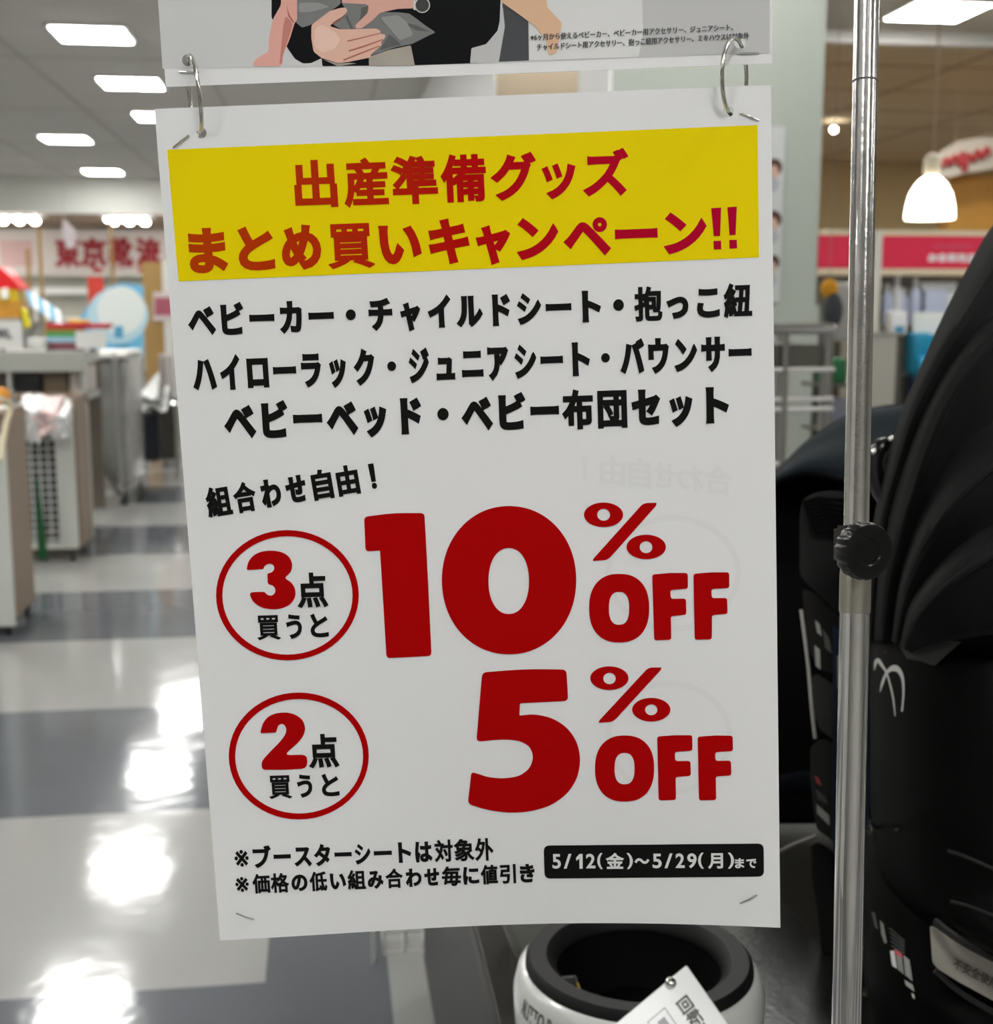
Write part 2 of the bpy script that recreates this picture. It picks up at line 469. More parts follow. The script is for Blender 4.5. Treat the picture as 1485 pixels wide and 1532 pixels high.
def ell(cx, cy, rx, ry, n=56, e=2.0):
    o = []
    for i in range(n):
        t = 2 * math.pi * i / n; c, s = math.cos(t), math.sin(t)
        o.append((cx + rx * math.copysign(abs(c) ** (2 / e), c), cy + ry * math.copysign(abs(s) ** (2 / e), s)))
    return o
def box_ell(x0, x1, y0, y1, e=2.0): return ell((x0 + x1) / 2, (y0 + y1) / 2, (x1 - x0) / 2, (y1 - y0) / 2, e=e)
def fill(outer, holes=(), step=24):
    """triangulated pixel polygon with holes"""
    V = []; E = []
    for loop in [outer] + list(holes):
        L = dens(loop, step); n = len(V); V += L; E += [(n + i, n + (i + 1) % len(L)) for i in range(len(L))]
    xs = [p[0] for p in outer]; ys = [p[1] for p in outer]
    x = min(xs) + step / 2
    while x < max(xs):
        y = min(ys) + step / 2
        while y < max(ys):
            if inside((x, y), outer) and not any(inside((x, y), h) for h in holes): V.append((x, y))
            y += step
        x += step
    r = delaunay_2d_cdt([Vector(p) for p in V], E, [], 0, 1e-4)
    vv = [(p.x, p.y) for p in r[0]]; ff = []
    for f in r[2]:
        c = (sum(vv[i][0] for i in f) / len(f), sum(vv[i][1] for i in f) / len(f))
        if inside(c, outer) and not any(inside(c, h) for h in holes): ff.append(list(f))
    return vv, ff
def ink(mb, outer, holes=(), off=.0003, mi=0, step=24, sheet=None):
    v, f = fill(outer, holes, step)
    return mb.add([on_sheet(x, y, off, sheet) for x, y in v], [q[::-1] for q in f], mi)

def lean(x): return .079 + (x - 280) / 880 * (.011 - .079)
KANA = set('ぁあぃいうえおかきくけこさしすせそただちっつてでとなにぬねのはひふへほまみむめもゃやゅゆょよらりるれろわをんァアィイゥウェエォオカガキギクグケコゴサザシジスズセソタダチッツテデトドナニヌネノハバパヒビピフブプヘベペホボマミムメモャヤュユョヨラリルレロワヲンーヶ・！!%/()0123456789〜※')
def row(mb, glyphs, refs, dk, dj, off=.0003, mi=0, ln=None, slope=None):
    """glyphs: [(char, x left, x right)]; refs: [(char, x centre, y top, y bottom)] give size, slope and baseline"""
    A = []; B = []
    for ch, x, yt, ybm in refs:
        g = glyph(ch)[2]; d = dk if ch in KANA else dj
        if slope is None:
            A += [[1, x, -g[3]], [1, x, -g[2]]]; B += [yt + d, ybm - d]
        else:
            A += [[1, -g[3]], [1, -g[2]]]; B += [yt + d - slope * x, ybm - d - slope * x]
    sol = np.linalg.lstsq(np.array(A, float), np.array(B, float), rcond=None)[0]
    if slope is None: a, s, em = sol
    else: (a, em), s = sol, slope
    for ch, xl, xr in glyphs:
        v, f, (g0, g1, h0, h1) = glyph(ch); d = dk if ch in KANA else dj
        l = lean((xl + xr) / 2) if ln is None else ln
        hpx = (h1 - h0) * em; xc = (xl + xr) / 2
        w = max(2.0, (xr - xl) - 2 * d - abs(l) * hpx)
        hm = (h0 + h1) / 2
        if ch == '・':
            yc = a + s * xc - hm * em; ink(mb, ell(xc, yc, (xr - xl) / 2, (xr - xl) / 2 * 1.08, 28), off=off, mi=mi, step=8); continue
        P = []
        for gx, gy in v:
            x = xc + ((gx - g0) / max(1e-6, g1 - g0) - .5) * w
            y = a + s * x - gy * em
            P.append((x - (gy - hm) * em * l, y))
        swell(ch, P, d, lambda x, y, z: on_sheet(x, y, off + z), mb, mi)
    return a, s, em

sign = thing('campaign_sign', 'white paper sale sign with yellow heading and big red discount figures, hanging by two rings', 'sign', on_sheet(700, 150))
# paper sheet with two punched holes
def sheet_mesh(corners, holes, sheet=None, step=30):
    front = fill(corners, holes, step)
    mb = MB()
    vf = [on_sheet(x, y, 0, sheet) for x, y in front[0]]; vb = [p + SN * .0005 for p in vf]
    mb.add(vf, [f[::-1] for f in front[1]]); mb.add(vb, front[1])
    for loop in [corners] + list(holes):
        L = dens(loop, step)
        A = [on_sheet(x, y, 0, sheet) for x, y in L]
        for i in range(len(A)):
            j = (i + 1) % len(A); mb.face([A[i], A[j], A[j] + SN * .0005, A[i] + SN * .0005])
    return mb
def bowed_edge(c):
    """straight paper edges in the sheet's own coordinates, back to pixels"""
    out = []
    P = [((on_sheet(*p) - SC).dot(SX), (on_sheet(*p) - SC).dot(SY)) for p in c]
    for i in range(4):
        a, b = P[i], P[(i + 1) % 4]
        for j in range(20):
            u = a[0] + (b[0] - a[0]) * j / 20; v = a[1] + (b[1] - a[1]) * j / 20
            w = SC + SX * u + SY * v + SN * bow(u, v) - CAM
            d = w.dot(FW); out.append((CX + FPX * w.dot(RT) / d, CY - FPX * w.dot(UP) / d))
    return out
sheet_mesh(bowed_edge([(231, 163), (1153, 127), (1167, 1388), (329, 1407)]), [ell(301, 199, 8, 8, 20), ell(1089, 167, 8.5, 8, 20)]).build('paper_sheet', M_paper, sign)
# heading
banner = MB()
ink(banner, [(250, 224), (1133, 187), (1135, 385), (267, 421)], off=.00015)
banner = banner.build('yellow_banner', M_yellow, sign, label='yellow heading band')
hd = MB()
row(hd, [('出', 437.7, 506), ('産', 512, 582), ('準', 584, 656), ('備', 657.6, 728.5), ('グ', 733.7, 804), ('ッ', 809.4, 861.6), ('ズ', 871.7, 941.7)],
    [('出', 472, 240, 310), ('産', 547, 236.5, 308), ('準', 620, 233, 306), ('備', 693, 230, 303)], 3.0, 2.4)
row(hd, [('ま', 280, 341), ('と', 354, 412), ('め', 419, 482), ('買', 489, 560), ('い', 566, 631), ('キ', 640, 703), ('ャ', 711.5, 764), ('ン', 773, 836), ('ペ', 843, 913), ('ー', 919.5, 983.5), ('ン', 993.6, 1057)],
    [('ま', 310, 342, 407), ('買', 524, 333, 404), ('キ', 671, 328, 394), ('ン', 1025, 318, 379)], 3.6, 2.0)
for L in ([(1063.5, 311.5), (1078.5, 310.5), (1077, 353), (1067.5, 353.5)], [(1067, 360.5), (1078.3, 360), (1078.8, 373), (1067.5, 373.5)], [(1087.8, 310), (1102, 309), (1100, 351.5), (1091, 352)], [(1090.5, 359), (1101.8, 358.5), (1102.3, 371.5), (1091, 372)]): ink(hd, L, off=.0003)
hd.build('heading_lettering', M_grad, sign, smooth=False, label='dark red heading lettering')
# goods list
gd = MB()
C_ = [('ベ', 280, 323), ('ビ', 329, 367), ('ー', 372.6, 410.5), ('カ', 417, 453), ('ー', 461, 499.4), ('・', 517, 532), ('チ', 550, 588), ('ャ', 598, 629.5), ('イ', 639, 675), ('ル', 682, 722.6), ('ド', 735.5, 764.6), ('シ', 772, 810), ('ー', 816, 854.5), ('ト', 870, 899), ('・', 917, 933), ('抱', 948, 991), ('っ', 997, 1030), ('こ', 1042, 1076.5), ('紐', 1082, 1125)]
row(gd, C_, [('ベ', 301, 455, 500), ('カ', 435, 453, 498), ('チ', 569, 448, 494), ('抱', 970, 429, 481), ('紐', 1104, 422.6, 474)], 2.6, 1.8)
D_ = [('ハ', 286.7, 324.6), ('イ', 327.6, 360.7), ('ロ', 368, 403), ('ー', 408, 443), ('ラ', 449, 481.6), ('ッ', 491, 519), ('ク', 528, 561.6), ('・', 579, 592.4), ('ジ', 609.6, 644), ('ュ', 651.7, 681), ('ニ', 689.6, 723.3), ('ア', 728.4, 761.4), ('シ', 768, 803), ('ー', 808, 842), ('ト', 855, 882.6), ('・', 899, 912), ('バ', 927, 965), ('ウ', 969, 1001), ('ン', 1008.7, 1043), ('サ', 1048.4, 1084.6), ('ー', 1089.5, 1124)]
row(gd, D_, [('ハ', 305, 535, 583), ('ク', 545, 526, 576), ('シ', 785, 516, 566.5), ('サ', 1066, 503, 554.5)], 2.6, 1.5)
E_ = [('ベ', 334, 383), ('ビ', 390, 433), ('ー', 438, 482), ('ベ', 487.6, 535.6), ('ッ', 543, 579.4), ('ド', 598, 632.4), ('・', 654, 671), ('ベ', 689.6, 737), ('ビ', 745, 788), ('ー', 793, 836), ('布', 840, 888), ('団', 893, 938.5), ('セ', 944, 987.7), ('ッ', 1000, 1036), ('ト', 1055.5, 1090)]
row(gd, E_, [('ベ', 358, 604, 655), ('ド', 615, 595, 650), ('布', 864, 585, 643), ('団', 915, 583.6, 640), ('ト', 1073, 578.7, 632)], 3.4, 2.5)
gd.build('goods_lettering', M_black, sign, smooth=False, label='black list of goods')
fr = MB()
row(fr, [('組', 305, 349), ('合', 346, 386), ('わ', 387, 423), ('せ', 424.4, 460.6), ('自', 463, 500.6), ('由', 500, 540), ('！', 550, 565)],
    [('組', 327, 727.5, 772.5), ('合', 366, 721.5, 766), ('自', 482, 703, 747), ('由', 520, 696, 741)], 2.2, 1.7, ln=.175, slope=-.165)
fr.build('slanted_lettering', M_black, sign, smooth=False, label='slanted black line of lettering')

def z5(L): return [(300 + x / 3.191, 760 + y / 3.191) for x, y in L]
def z6(L): return [(680 + x / 2.97, 740 + y / 2.97) for x, y in L]
big = MB()
ink(big, rounded(z5([(780, 42), (920, 24), (1068, 24), (1086, 360), (1102, 706), (990, 712), (887, 717), (872, 460), (856, 203), (787, 208)]), [6, 40, 6, 40, 6, 40, 6, 40, 1.5, 6]))
ink(big, ell(761.3, 868, 100.5, 111, 90, 2.06), [ell(760.8, 869.2, 30.3, 49.4, 60, 2.15)])
def percent(r1o, r1i, r2o, r2i, sl):
    for o, i in ((r1o, r1i), (r2o, r2i)):
        O = z6([(o[0], o[2]), (o[1], o[3])]); I = z6([(i[0], i[2]), (i[1], i[3])])
        ink(big, box_ell(O[0][0], O[1][0], O[0][1], O[1][1]), [box_ell(I[0][0], I[1][0], I[0][1], I[1][1])])
    ink(big, rounded(z6(sl), 6), step=14)
percent((574, 748, 35, 144), (633, 690, 63, 116), (763, 938, 178, 287), (822, 878, 207, 260), [(832, 44), (850, 37), (898, 36), (894, 50), (690, 280), (672, 291), (612, 295), (616, 284)])
percent((602, 772, 763, 868), (660, 715, 792, 842), (788, 958, 903, 1008), (846, 900, 932, 980), [(853, 776), (870, 768), (919, 768), (915, 780), (715, 998), (697, 1010), (638, 1014), (643, 1002)])
def zbox(x0, x1, y0, y1, e):
    p = z6([(x0, y0), (x1, y1)]); return box_ell(p[0][0], p[1][0], p[0][1], p[1][1], e)
ink(big, zbox(597, 864, 352, 657, 2.35), [zbox(685, 775, 432, 578, 2.5)])
ink(big, zbox(623, 886, 1070, 1364, 2.35), [zbox(710, 799, 1148, 1287, 2.5)])
for F in ([(877, 355), (955, 348), (1035, 348), (1036, 418), (957, 424), (960, 463), (1027, 462), (1029, 534), (960, 540), (962, 645), (886, 648)],
          [(1060, 352), (1140, 345), (1219, 345), (1220, 415), (1140, 419), (1142, 460), (1210, 459), (1212, 530), (1143, 535), (1142, 643), (1066, 645)],
          [(899, 1075), (975, 1069), (1055, 1069), (1056, 1138), (978, 1143), (979, 1184), (1047, 1183), (1049, 1250), (981, 1255), (983, 1357), (906, 1359)],
          [(1079, 1076), (1155, 1070), (1235, 1071), (1236, 1140), (1157, 1144), (1158, 1183), (1227, 1182), (1229, 1248), (1159, 1252), (1162, 1357), (1085, 1359)]):
    ink(big, rounded(z6(F), 4))
five = [(122, 790), (310, 775), (496, 777), (504, 917), (290, 927), (287, 982), (350, 975), (430, 990), (500, 1034), (545, 1100), (560, 1180), (545, 1262), (500, 1330), (430, 1381), (340, 1408), (250, 1415), (150, 1403), (58, 1374), (74, 1233), (102, 1240), (150, 1256), (220, 1262), (290, 1250), (335, 1215), (350, 1165), (335, 1120), (290, 1094), (220, 1087), (160, 1092), (96, 1098)]
ink(big, rounded(z6(five), [7 if i in (0, 2, 3, 17, 18, 29) else 2 if i in (4, 5) else 60 for i in range(30)], 4))
big.build('discount_figures', M_red, sign, smooth=False, label='large red discount figures')
three = [(220, 292), (226, 258), (250, 226), (290, 207), (340, 202), (390, 210), (425, 233), (439, 270), (433, 305), (398, 335), (432, 352), (453, 387), (453, 425), (430, 460), (390, 480), (345, 485), (290, 476), (250, 450), (228, 402), (305, 400), (318, 415), (338, 420), (355, 407), (358, 387), (345, 370), (320, 364), (318, 312), (340, 308), (352, 293), (350, 275), (335, 265), (315, 268), (303, 280), (300, 292), (224, 296)]
two = [(286, 1068), (295, 1030), (320, 996), (360, 979), (410, 975), (455, 986), (490, 1014), (501, 1055), (490, 1090), (465, 1120), (398, 1180), (510, 1177), (509, 1244), (400, 1250), (292, 1250), (290, 1210), (330, 1165), (380, 1115), (405, 1080), (410, 1055), (400, 1035), (385, 1030), (370, 1038), (364, 1060), (360, 1072), (287, 1075)]
for (c, o, i, dg, tx) in [(0, (323, 536.6, 793, 988), (332.6, 527.2, 802.3, 979.3), three, [('点', 442.6, 491, 856.5, 909), ('買', 383, 420, 920, 958), ('う', 427, 452.6), ('と', 463, 492)]),
                          (1, (342, 551.6, 1036, 1226), (351.7, 543, 1045.8, 1217), two, [('点', 460, 507.5, 1098, 1148.6), ('買', 401, 437, 1159.6, 1195.6), ('う', 443.5, 468), ('と', 480, 508)])]:
    rd = MB(); ink(rd, box_ell(*o), [box_ell(*i)], step=16); ink(rd, rounded(z5(dg), 9, 3), off=.0003, step=12)
    a = tx[0]; row(rd, [(a[0], a[1], a[2])], [(a[0], (a[1] + a[2]) / 2, a[3], a[4])], 2, 1.7, off=.0005, mi=1, slope=-.03)
    b = tx[1]; row(rd, [q[:3] for q in tx[1:]], [(b[0], (b[1] + b[2]) / 2, b[3] + .5, b[4] - .5)], 1.5, .9, mi=1, slope=-.03)
    rd.build('red_roundel', [M_red, M_black], sign, smooth=False, label='red ring round the figure ' + ('three' if c == 0 else 'two'))
ft = MB()
row(ft, [('※', 349.7, 373)], [('※', 361, 1271.5, 1297)], .5, .5, slope=-.027)
row(ft, [('※', 351, 373)], [('※', 362, 1312, 1334.5)], .5, .5, slope=-.027)
row(ft, [('ブ', 377, 407), ('ー', 409, 435), ('ス', 439.5, 466.4), ('タ', 469, 495), ('ー', 500, 526), ('シ', 529.5, 555), ('ー', 559, 586), ('ト', 595, 615.5), ('は', 620, 647), ('対', 649, 678), ('象', 678.4, 709.6), ('外', 709.6, 738.6)],
    [('ブ', 392, 1265, 1298), ('対', 663, 1256, 1289.5), ('象', 694, 1254.8, 1289)], 1.5, 1.0)
row(ft, [('価', 376.6, 404.7), ('格', 404, 433), ('の', 435, 460.6), ('低', 462, 490), ('い', 493, 518), ('組', 519, 547.5), ('み', 549, 574), ('合', 576, 603), ('わ', 606, 631), ('せ', 634, 657.5), ('毎', 660, 690), ('に', 692, 717), ('値', 718.3, 745), ('引', 747, 772), ('き', 777, 800)],
    [('価', 390, 1307, 1336), ('組', 533, 1302.5, 1331.5), ('引', 760, 1292.7, 1321.5)], 1.35, .95)
ft.build('footnote_lettering', M_black, sign, smooth=False, label='black footnote lettering')
db = MB(); ink(db, rounded([(813, 1265), (1142, 1262), (1142.5, 1311.5), (814.5, 1314.5)], 9), off=.00025)
db = db.build('date_box', mat('date_box_ink', rgb(15, 15, 15), .5, spec=.12), sign, smooth=False, label='black box with white dates')
ORIGIN[db.name] = ORIGIN[sign.name]
dt = MB()
dg = [('5', 825.5, 839), ('/', 842.7, 855), ('2', 876, 890.6), ('5', 975.5, 989.7), ('/', 993.6, 1006), ('2', 1010, 1024), ('9', 1027.6, 1042)]
row(dt, dg, [('5', 832, 1277.6, 1299.6), ('2', 883, 1277.4, 1299.2), ('9', 1034, 1276.6, 1298.8)], .7, .8, off=.0005)
ink(dt, [(861.3, 1283.5), (866.6, 1277.6), (871.2, 1277.5), (871.4, 1299.6), (866.6, 1299.7), (866.4, 1284.5), (861.9, 1288)], off=.0005)
row(dt, [('(', 892.7, 901), (')', 937.6, 946.7), ('(', 1043.6, 1052), (')', 1089, 1098)], [('(', 897, 1276.3, 1300.3), (')', 1093, 1275.5, 1299.5)], .8, .7, off=.0005)
row(dt, [('金', 906, 933), ('〜', 949, 971), ('月', 1058.8, 1081.5)], [('金', 919, 1276, 1300), ('月', 1070, 1276.5, 1299.5)], .9, .8, off=.0005)
row(dt, [('ま', 1099, 1113), ('で', 1116, 1131.5)], [('ま', 1106, 1284, 1299)], .6, .5, off=.0005, slope=-.01)
dt.build('date_lettering', M_white, db, smooth=False, label='white date lettering')
# faint print of the reverse side
gh = MB()
def mirror_row(gl, em, base):
    for ch, xl, xr in gl:
        v, f, (g0, g1, h0, h1) = glyph(ch)
        swell(ch, [(xr - (gx - g0) / (g1 - g0) * (xr - xl), base + .085 * (xr - (gx - g0) / (g1 - g0) * (xr - xl) - 870) - gy * em) for gx, gy in v], 1.6, lambda x, y, z: on_sheet(x, y, .00006 + z), gh)
mirror_row([('！', 872, 878), ('由', 898, 934), ('自', 940, 972), ('せ', 980, 1010), ('わ', 1014, 1050), ('合', 1054, 1094)], 46, 718)
ink(gh, box_ell(905, 1108, 770, 945), [box_ell(914, 1099, 779, 936)], off=.00008)
ink(gh, box_ell(905, 1096, 1018, 1190), [box_ell(914, 1087, 1027, 1181)], off=.00008)
gh.build('show_through_print', M_ghost, sign, smooth=False, label='faint mirrored print showing through from the back')
def staple(x0, y0, x1, y1, parent, sheet=None):
    a = on_sheet(x0, y0, .0003, sheet); b = on_sheet(x1, y1, .0003, sheet); m = (a + b) / 2 - SN * .0007
    MB().tube([a + SN * .0015, a - SN * .0003, a.lerp(m, .4), m, b.lerp(m, .4), b - SN * .0003, b + SN * .0015], .0004, 8).build('staple', M_steel, parent, label='small steel staple')
staple(259.6, 220.5, 282, 203, sign); staple(1107, 169, 1134, 179.5, sign); staple(354, 1366, 379.5, 1375, sign); staple(1107, 1351, 1131, 1339, sign)

# ================================================================== THE POSTER ABOVE
poster = thing('poster', 'white poster with printed photo of hands holding a baby, above the sale sign', 'poster', on_sheet(700, 110, 0, POST))
hA, hB = (280.5, 90), (1107, 64)
PT = -900
sheet_mesh(dens([(248, 130), (1155, 95), (1150, PT), (168, PT)], 200), [ell(hA[0], hA[1], 8.5, 9, 20), ell(hB[0], hB[1], 9, 9, 20)], POST, 90).build('paper_sheet', M_paper, poster)
cols = {'bg': rgb(208, 208, 208), 'black': rgb(15, 16, 19), 'legd': rgb(200, 132, 122), 'skinl': rgb(236, 200, 184), 'clothl': rgb(150, 151, 150), 'white': rgb(222, 222, 221), 'dgrey': rgb(78, 80, 84), 'cloth': rgb(126, 127, 126), 'cloth2': rgb(98, 99, 99), 'beige': rgb(172, 165, 154), 'leg': rgb(226, 170, 158), 'skin': rgb(228, 184, 166),
        'skin2': rgb(222, 172, 158), 'arm': rgb(224, 184, 152), 'line': rgb(176, 108, 90), 'watch': rgb(70, 70, 70), 'steel': rgb(205, 205, 200), 'grey': rgb(196, 196, 196)}
names = list(cols); PM = [mat('print_' + n, cols[n], .5, spec=.1, noise=(70, .14) if n in ('cloth', 'cloth2', 'beige') else (25, .05) if n in ('leg', 'skin', 'skin2', 'arm', 'white') else None) for n in names]
pp = MB(); lay = [0]
def prt(poly, c, r=3, holes=()):
    lay[0] += 1
    ink(pp, rounded(poly, r, 3) if r else poly, holes, off=.0001 + lay[0] * .000012, mi=names.index(c), step=60, sheet=POST)
def zp(L): return [(380 + x / 4.95, y / 4.95) for x, y in L]
hp = [ell(hA[0], hA[1], 8.5, 9, 20), ell(hB[0], hB[1], 9, 9, 20)]
prt([(243, 103), (480, 99.5), (712, 95), (1152, 79), (1150, -300), (217, -300)], 'bg', 0, hp)
prt([(955, -290), (962, 50), (940, 86), (1150, 79.5), (1150, -290)], 'grey', 0, [hp[1]])
prt([(406, -290), (406, 26), (430, 72), (441, 88), (453, 95), (465, 94.5), (481, 87), (482, 99), (620, 97.5), (712, 94.5), (745, 90), (760, -290)], 'black', 2)
prt([(745, -290), (790, 26), (791, 90.5), (745, 92.5), (752, 40)], 'dgrey', 1)
prt([(705, 72), (727, 66), (744, 46), (752, 10), (755, 40), (746, 92.5), (703, 94.5)], 'grey', 2)
prt([(760, -290), (792, 26), (792, 90.4), (955, 84.8), (962, 50), (946, -290)], 'white', 2)
prt(zp([(300, -1400), (308, 165), (355, 205), (430, 180), (500, 130), (640, 30), (660, -1400)]), 'cloth')
prt(zp([(580, 180), (690, 90), (640, 10), (830, 20), (900, 90), (1060, 90), (1150, 100), (1270, 190), (1345, 240), (1300, 260), (1170, 325), (1050, 350), (860, 412), (840, 300), (640, 215)]), 'cloth')
prt(zp([(690, 110), (735, 215), (715, 215), (676, 130)]), 'cloth2', 1); prt(zp([(790, 60), (850, 40), (830, 110), (770, 190), (790, 110)]), 'cloth2', 1); prt(zp([(1060, 150), (1210, 190), (1300, 235), (1200, 225)]), 'cloth2', 1)
prt(zp([(850, 488), (850, 420), (1000, 370), (1160, 335), (1190, 486)]), 'beige', 2)
prt(zp([(510, 440), (620, 470), (700, 465), (760, 470), (620, 490)]), 'beige', 1)
prt(zp([(160, -1400), (200, 35), (140, 140), (108, 290), (108, 380), (20, 432), (-10, 468), (0, 491), (188, 490), (208, 478), (217, 400), (265, 285), (300, 170), (318, 150), (318, -1400)]), 'leg', 4)
prt(zp([(240, 40), (262, 110), (300, 165), (290, 170), (252, 120)]), 'line', 1)
prt(zp([(640, -1400), (650, 22), (830, 32), (848, 45), (842, 95), (748, 188), (752, 210), (792, 212), (870, 158), (932, 95), (1060, 66), (1185, 62), (1195, -1400)]), 'skin2', 3)
prt(zp([(215, 200), (232, 120), (262, 140), (288, 175), (255, 285), (215, 398), (205, 470), (188, 478), (196, 396)]), 'legd', 4)
prt(zp([(330, 20), (480, 20), (560, 50), (420, 90), (330, 90)]), 'clothl', 4); prt(zp([(930, 130), (1060, 110), (1130, 160), (1180, 260), (1080, 300), (1010, 220)]), 'clothl', 4); prt(zp([(1000, 250), (1090, 330), (1000, 350), (930, 370)]), 'cloth2', 3)
prt(zp([(425, 185), (470, 150), (560, 82), (640, 58), (682, 56), (692, 85), (660, 118), (585, 165), (562, 195), (640, 218), (760, 216), (905, 210), (938, 232), (930, 248), (972, 256), (968, 285), (938, 312), (946, 332), (925, 350), (866, 402), (862, 425), (700, 458), (622, 468), (500, 430), (440, 382), (423, 280)]), 'skin', 3)
prt(zp([(450, 210), (500, 180), (590, 230), (640, 290), (600, 360), (500, 390), (445, 340)]), 'skinl', 5)
for L in ([(690, 300), (800, 275), (932, 243), (932, 250), (800, 284), (690, 310)], [(700, 372), (820, 335), (955, 288), (955, 296), (820, 348), (700, 384)], [(660, 440), (760, 400), (930, 336), (930, 344), (760, 412), (660, 452)], [(556, 192), (600, 170), (680, 110), (690, 95), (660, 122), (580, 172)]):
    prt(zp(L), 'line', 1)
prt(zp([(1180, 0), (1195, 0), (1195, 78), (1178, 70)]), 'steel', 1)
prt([(380 + x / 4.95, y / 4.95) for x, y in ell(1245, 38, 58, 58, 24)], 'steel', 0); prt([(380 + x / 4.95, y / 4.95) for x, y in ell(1245, 38, 50, 50, 24)], 'watch', 0)
prt([(740, -290), (750, 3), (781, 25), (801, 40), (816, 59), (821, 83), (833, 78), (838, 50.5), (840, 34), (818, 10), (798, -290)], 'arm', 3)
pp.build('printed_photo', PM, poster, smooth=False, label='printed photo of hands, baby leg and dark clothes')
pt = MB()
def long_row(text, x0, x1, y0, y1, em):
    v, f, (g0, g1, h0, h1) = glyph(text)
    for k, (ox, oy) in enumerate([(0, 0), (.4, 0), (0, .3), (-.4, 0)]):
        P = []
        for gx, gy in v:
            t = (gx - g0) / (g1 - g0); x = x0 + t * (x1 - x0); y = y0 + (y1 - y0) * t - gy * em
            P.append(on_sheet(x + ox, y + oy, .0006 + k * 3e-6, POST))
        pt.add(P, f)
long_row('※6ヶ月から使えるベビーカー、ベビーカー用アクセサリー、ジュニアシート、', 793.5, 1096, 60, 44.5, 10.6)
long_row('チャイルドシート用アクセサリー、抱っこ紐用アクセサリー、ミキハウスは対象外', 803, 1120, 74.5, 57, 10.6)
pt.build('small_print', mat('grey_ink', rgb(88, 88, 90), .5, spec=.1), poster, smooth=False, label='two lines of small dark print')
staple(268.7, 107.7, 297, 108.4, poster, POST); staple(1102, 80, 1134, 79, poster, POST)

# ---- binder rings
def ring(h1, h2, side, label):
    a = on_sheet(h1[0], h1[1], 0, POST); b = on_sheet(h2[0], h2[1], 0)
    c = (a + b) / 2; e1 = (a - b); R = e1.length / 2 + .0004; e1.normalize()
    e2 = -SN + SX * side; e2 -= e1 * e2.dot(e1); e2.normalize()
    t = thing('binder_ring', label, 'ring', c, 'binder rings joining the poster and the sign')
    def arc(t0, t1, n): return [c + (e1 * math.cos(q) + e2 * math.sin(q)) * R for q in [t0 + (t1 - t0) * i / n for i in range(n + 1)]]
    MB().tube(arc(0, math.pi, 24), .00105, 12).build('front_half', M_wire, t)
    MB().tube(arc(math.pi, 2 * math.pi, 24), .00105, 12).build('rear_half', M_wire, t)
ring((281, 92), (300.5, 197), .38, 'steel binder ring through the left hole of the sale sign')
ring((1107, 66), (1089.5, 165), -.52, 'steel binder ring through the right hole of the sale sign')

# ---- chrome telescopic stand
pa = at(1296.5, -20, .705); pb = at(1278.5, 900, .70); pdir = (pa - pb).normalized()
foot = pb - pdir * (pb.z / pdir.z); topp = pb + pdir * ((1.86 - pb.z) / pdir.z)
stand = thing('sign_stand', 'chrome telescopic pole of the sign stand with a black clamp knob', 'sign stand', (foot.x, foot.y, 0))
M_scr = mat('scratched_chrome', (.60, .585, .56, 1), .2, metal=1, noise=(60, .25), bump=(140, .12, .002))
def along(z): return foot + pdir * (z / pdir.z)
zc = pb.z + .02
MB().tube([along(zc - .02), topp], .0067, 28).build('upper_tube', M_scr, stand)
MB().tube([along(.02), along(zc - .01)], .0079, 28).build('lower_tube', mat('clean_chrome', (.62, .61, .6, 1), .1, metal=1), stand)
MB().lathe(along(zc - .026), [(.0080, 0), (.0083, .002), (.0083, .02), (.0080, .024)], 28, axis=pdir).build('sleeve', mat('dull_steel', rgb(176, 172, 160), .34, metal=1), stand)
MB().lathe((foot.x, foot.y, 0), [(.14, 0), (.14, .008), (.13, .014), (.02, .018), (.012, .05), (.009, .05)], 48).build('base_plate', M_steel, stand)
for zz in (1.47, 1.18):
    MB().lathe(along(zz), [(.0069, 0), (.0070, .0005), (.0069, .001)], 28, axis=pdir).build('score_mark', mat('tarnish', (.1, .1, .1, 1), .5, metal=.5), stand)
M_kn = mat('black_plastic', rgb(9, 9, 9), .28, spec=.35)
kc = at(1300, 826, .672)
kax = (-FW + RT * .35 - UP * .12).normalized()
cl = along(zc)
ck = at(1280, 815, .70)
bx = bmesh.new(); bmesh.ops.create_cube(bx, size=1)
Rm = Matrix((RT, pdir.cross(RT), pdir)).transposed()
for v in bx.verts: v.co = ck + Rm @ Vector((v.co.x * .020, v.co.y * .02, v.co.z * .021))
bmesh.ops.bevel(bx, geom=bx.edges[:], offset=.002, segments=2, affect='EDGES')
MB().bm(bx).build('clamp_block', mat('clamp_black', rgb(6, 6, 6), .6, spec=.15), stand, label='black clamp block')
kn = MB(); n = 72; prof = [(.010, -.012), (.0145, -.010), (.0152, -.008), (.0152, -.002), (.0142, .0), (.011, .0008), (.0075, .0003), (.0068, -.0006), (0, -.0006)]
u = kax.cross(Vector((0, 0, 1))).normalized(); w = kax.cross(u); V = []; Fc = []
for r, h in prof:
    for j in range(n):
        rr = r * (1 - (.05 if (j % 4) < 2 and r > .0144 else 0)); q = 2 * math.pi * j / n
        V.append(kc + kax * h + (u * math.cos(q) + w * math.sin(q)) * rr)
for i in range(len(prof) - 1):
    for j in range(n): Fc.append([i * n + j, i * n + (j + 1) % n, (i + 1) * n + (j + 1) % n, (i + 1) * n + j])
kn.add(V, Fc).build('clamp_knob', M_kn, stand, label='black knurled knob')
MB().tube([kc - kax * .012, ck], .005, 12).build('knob_screw', M_steel, stand)
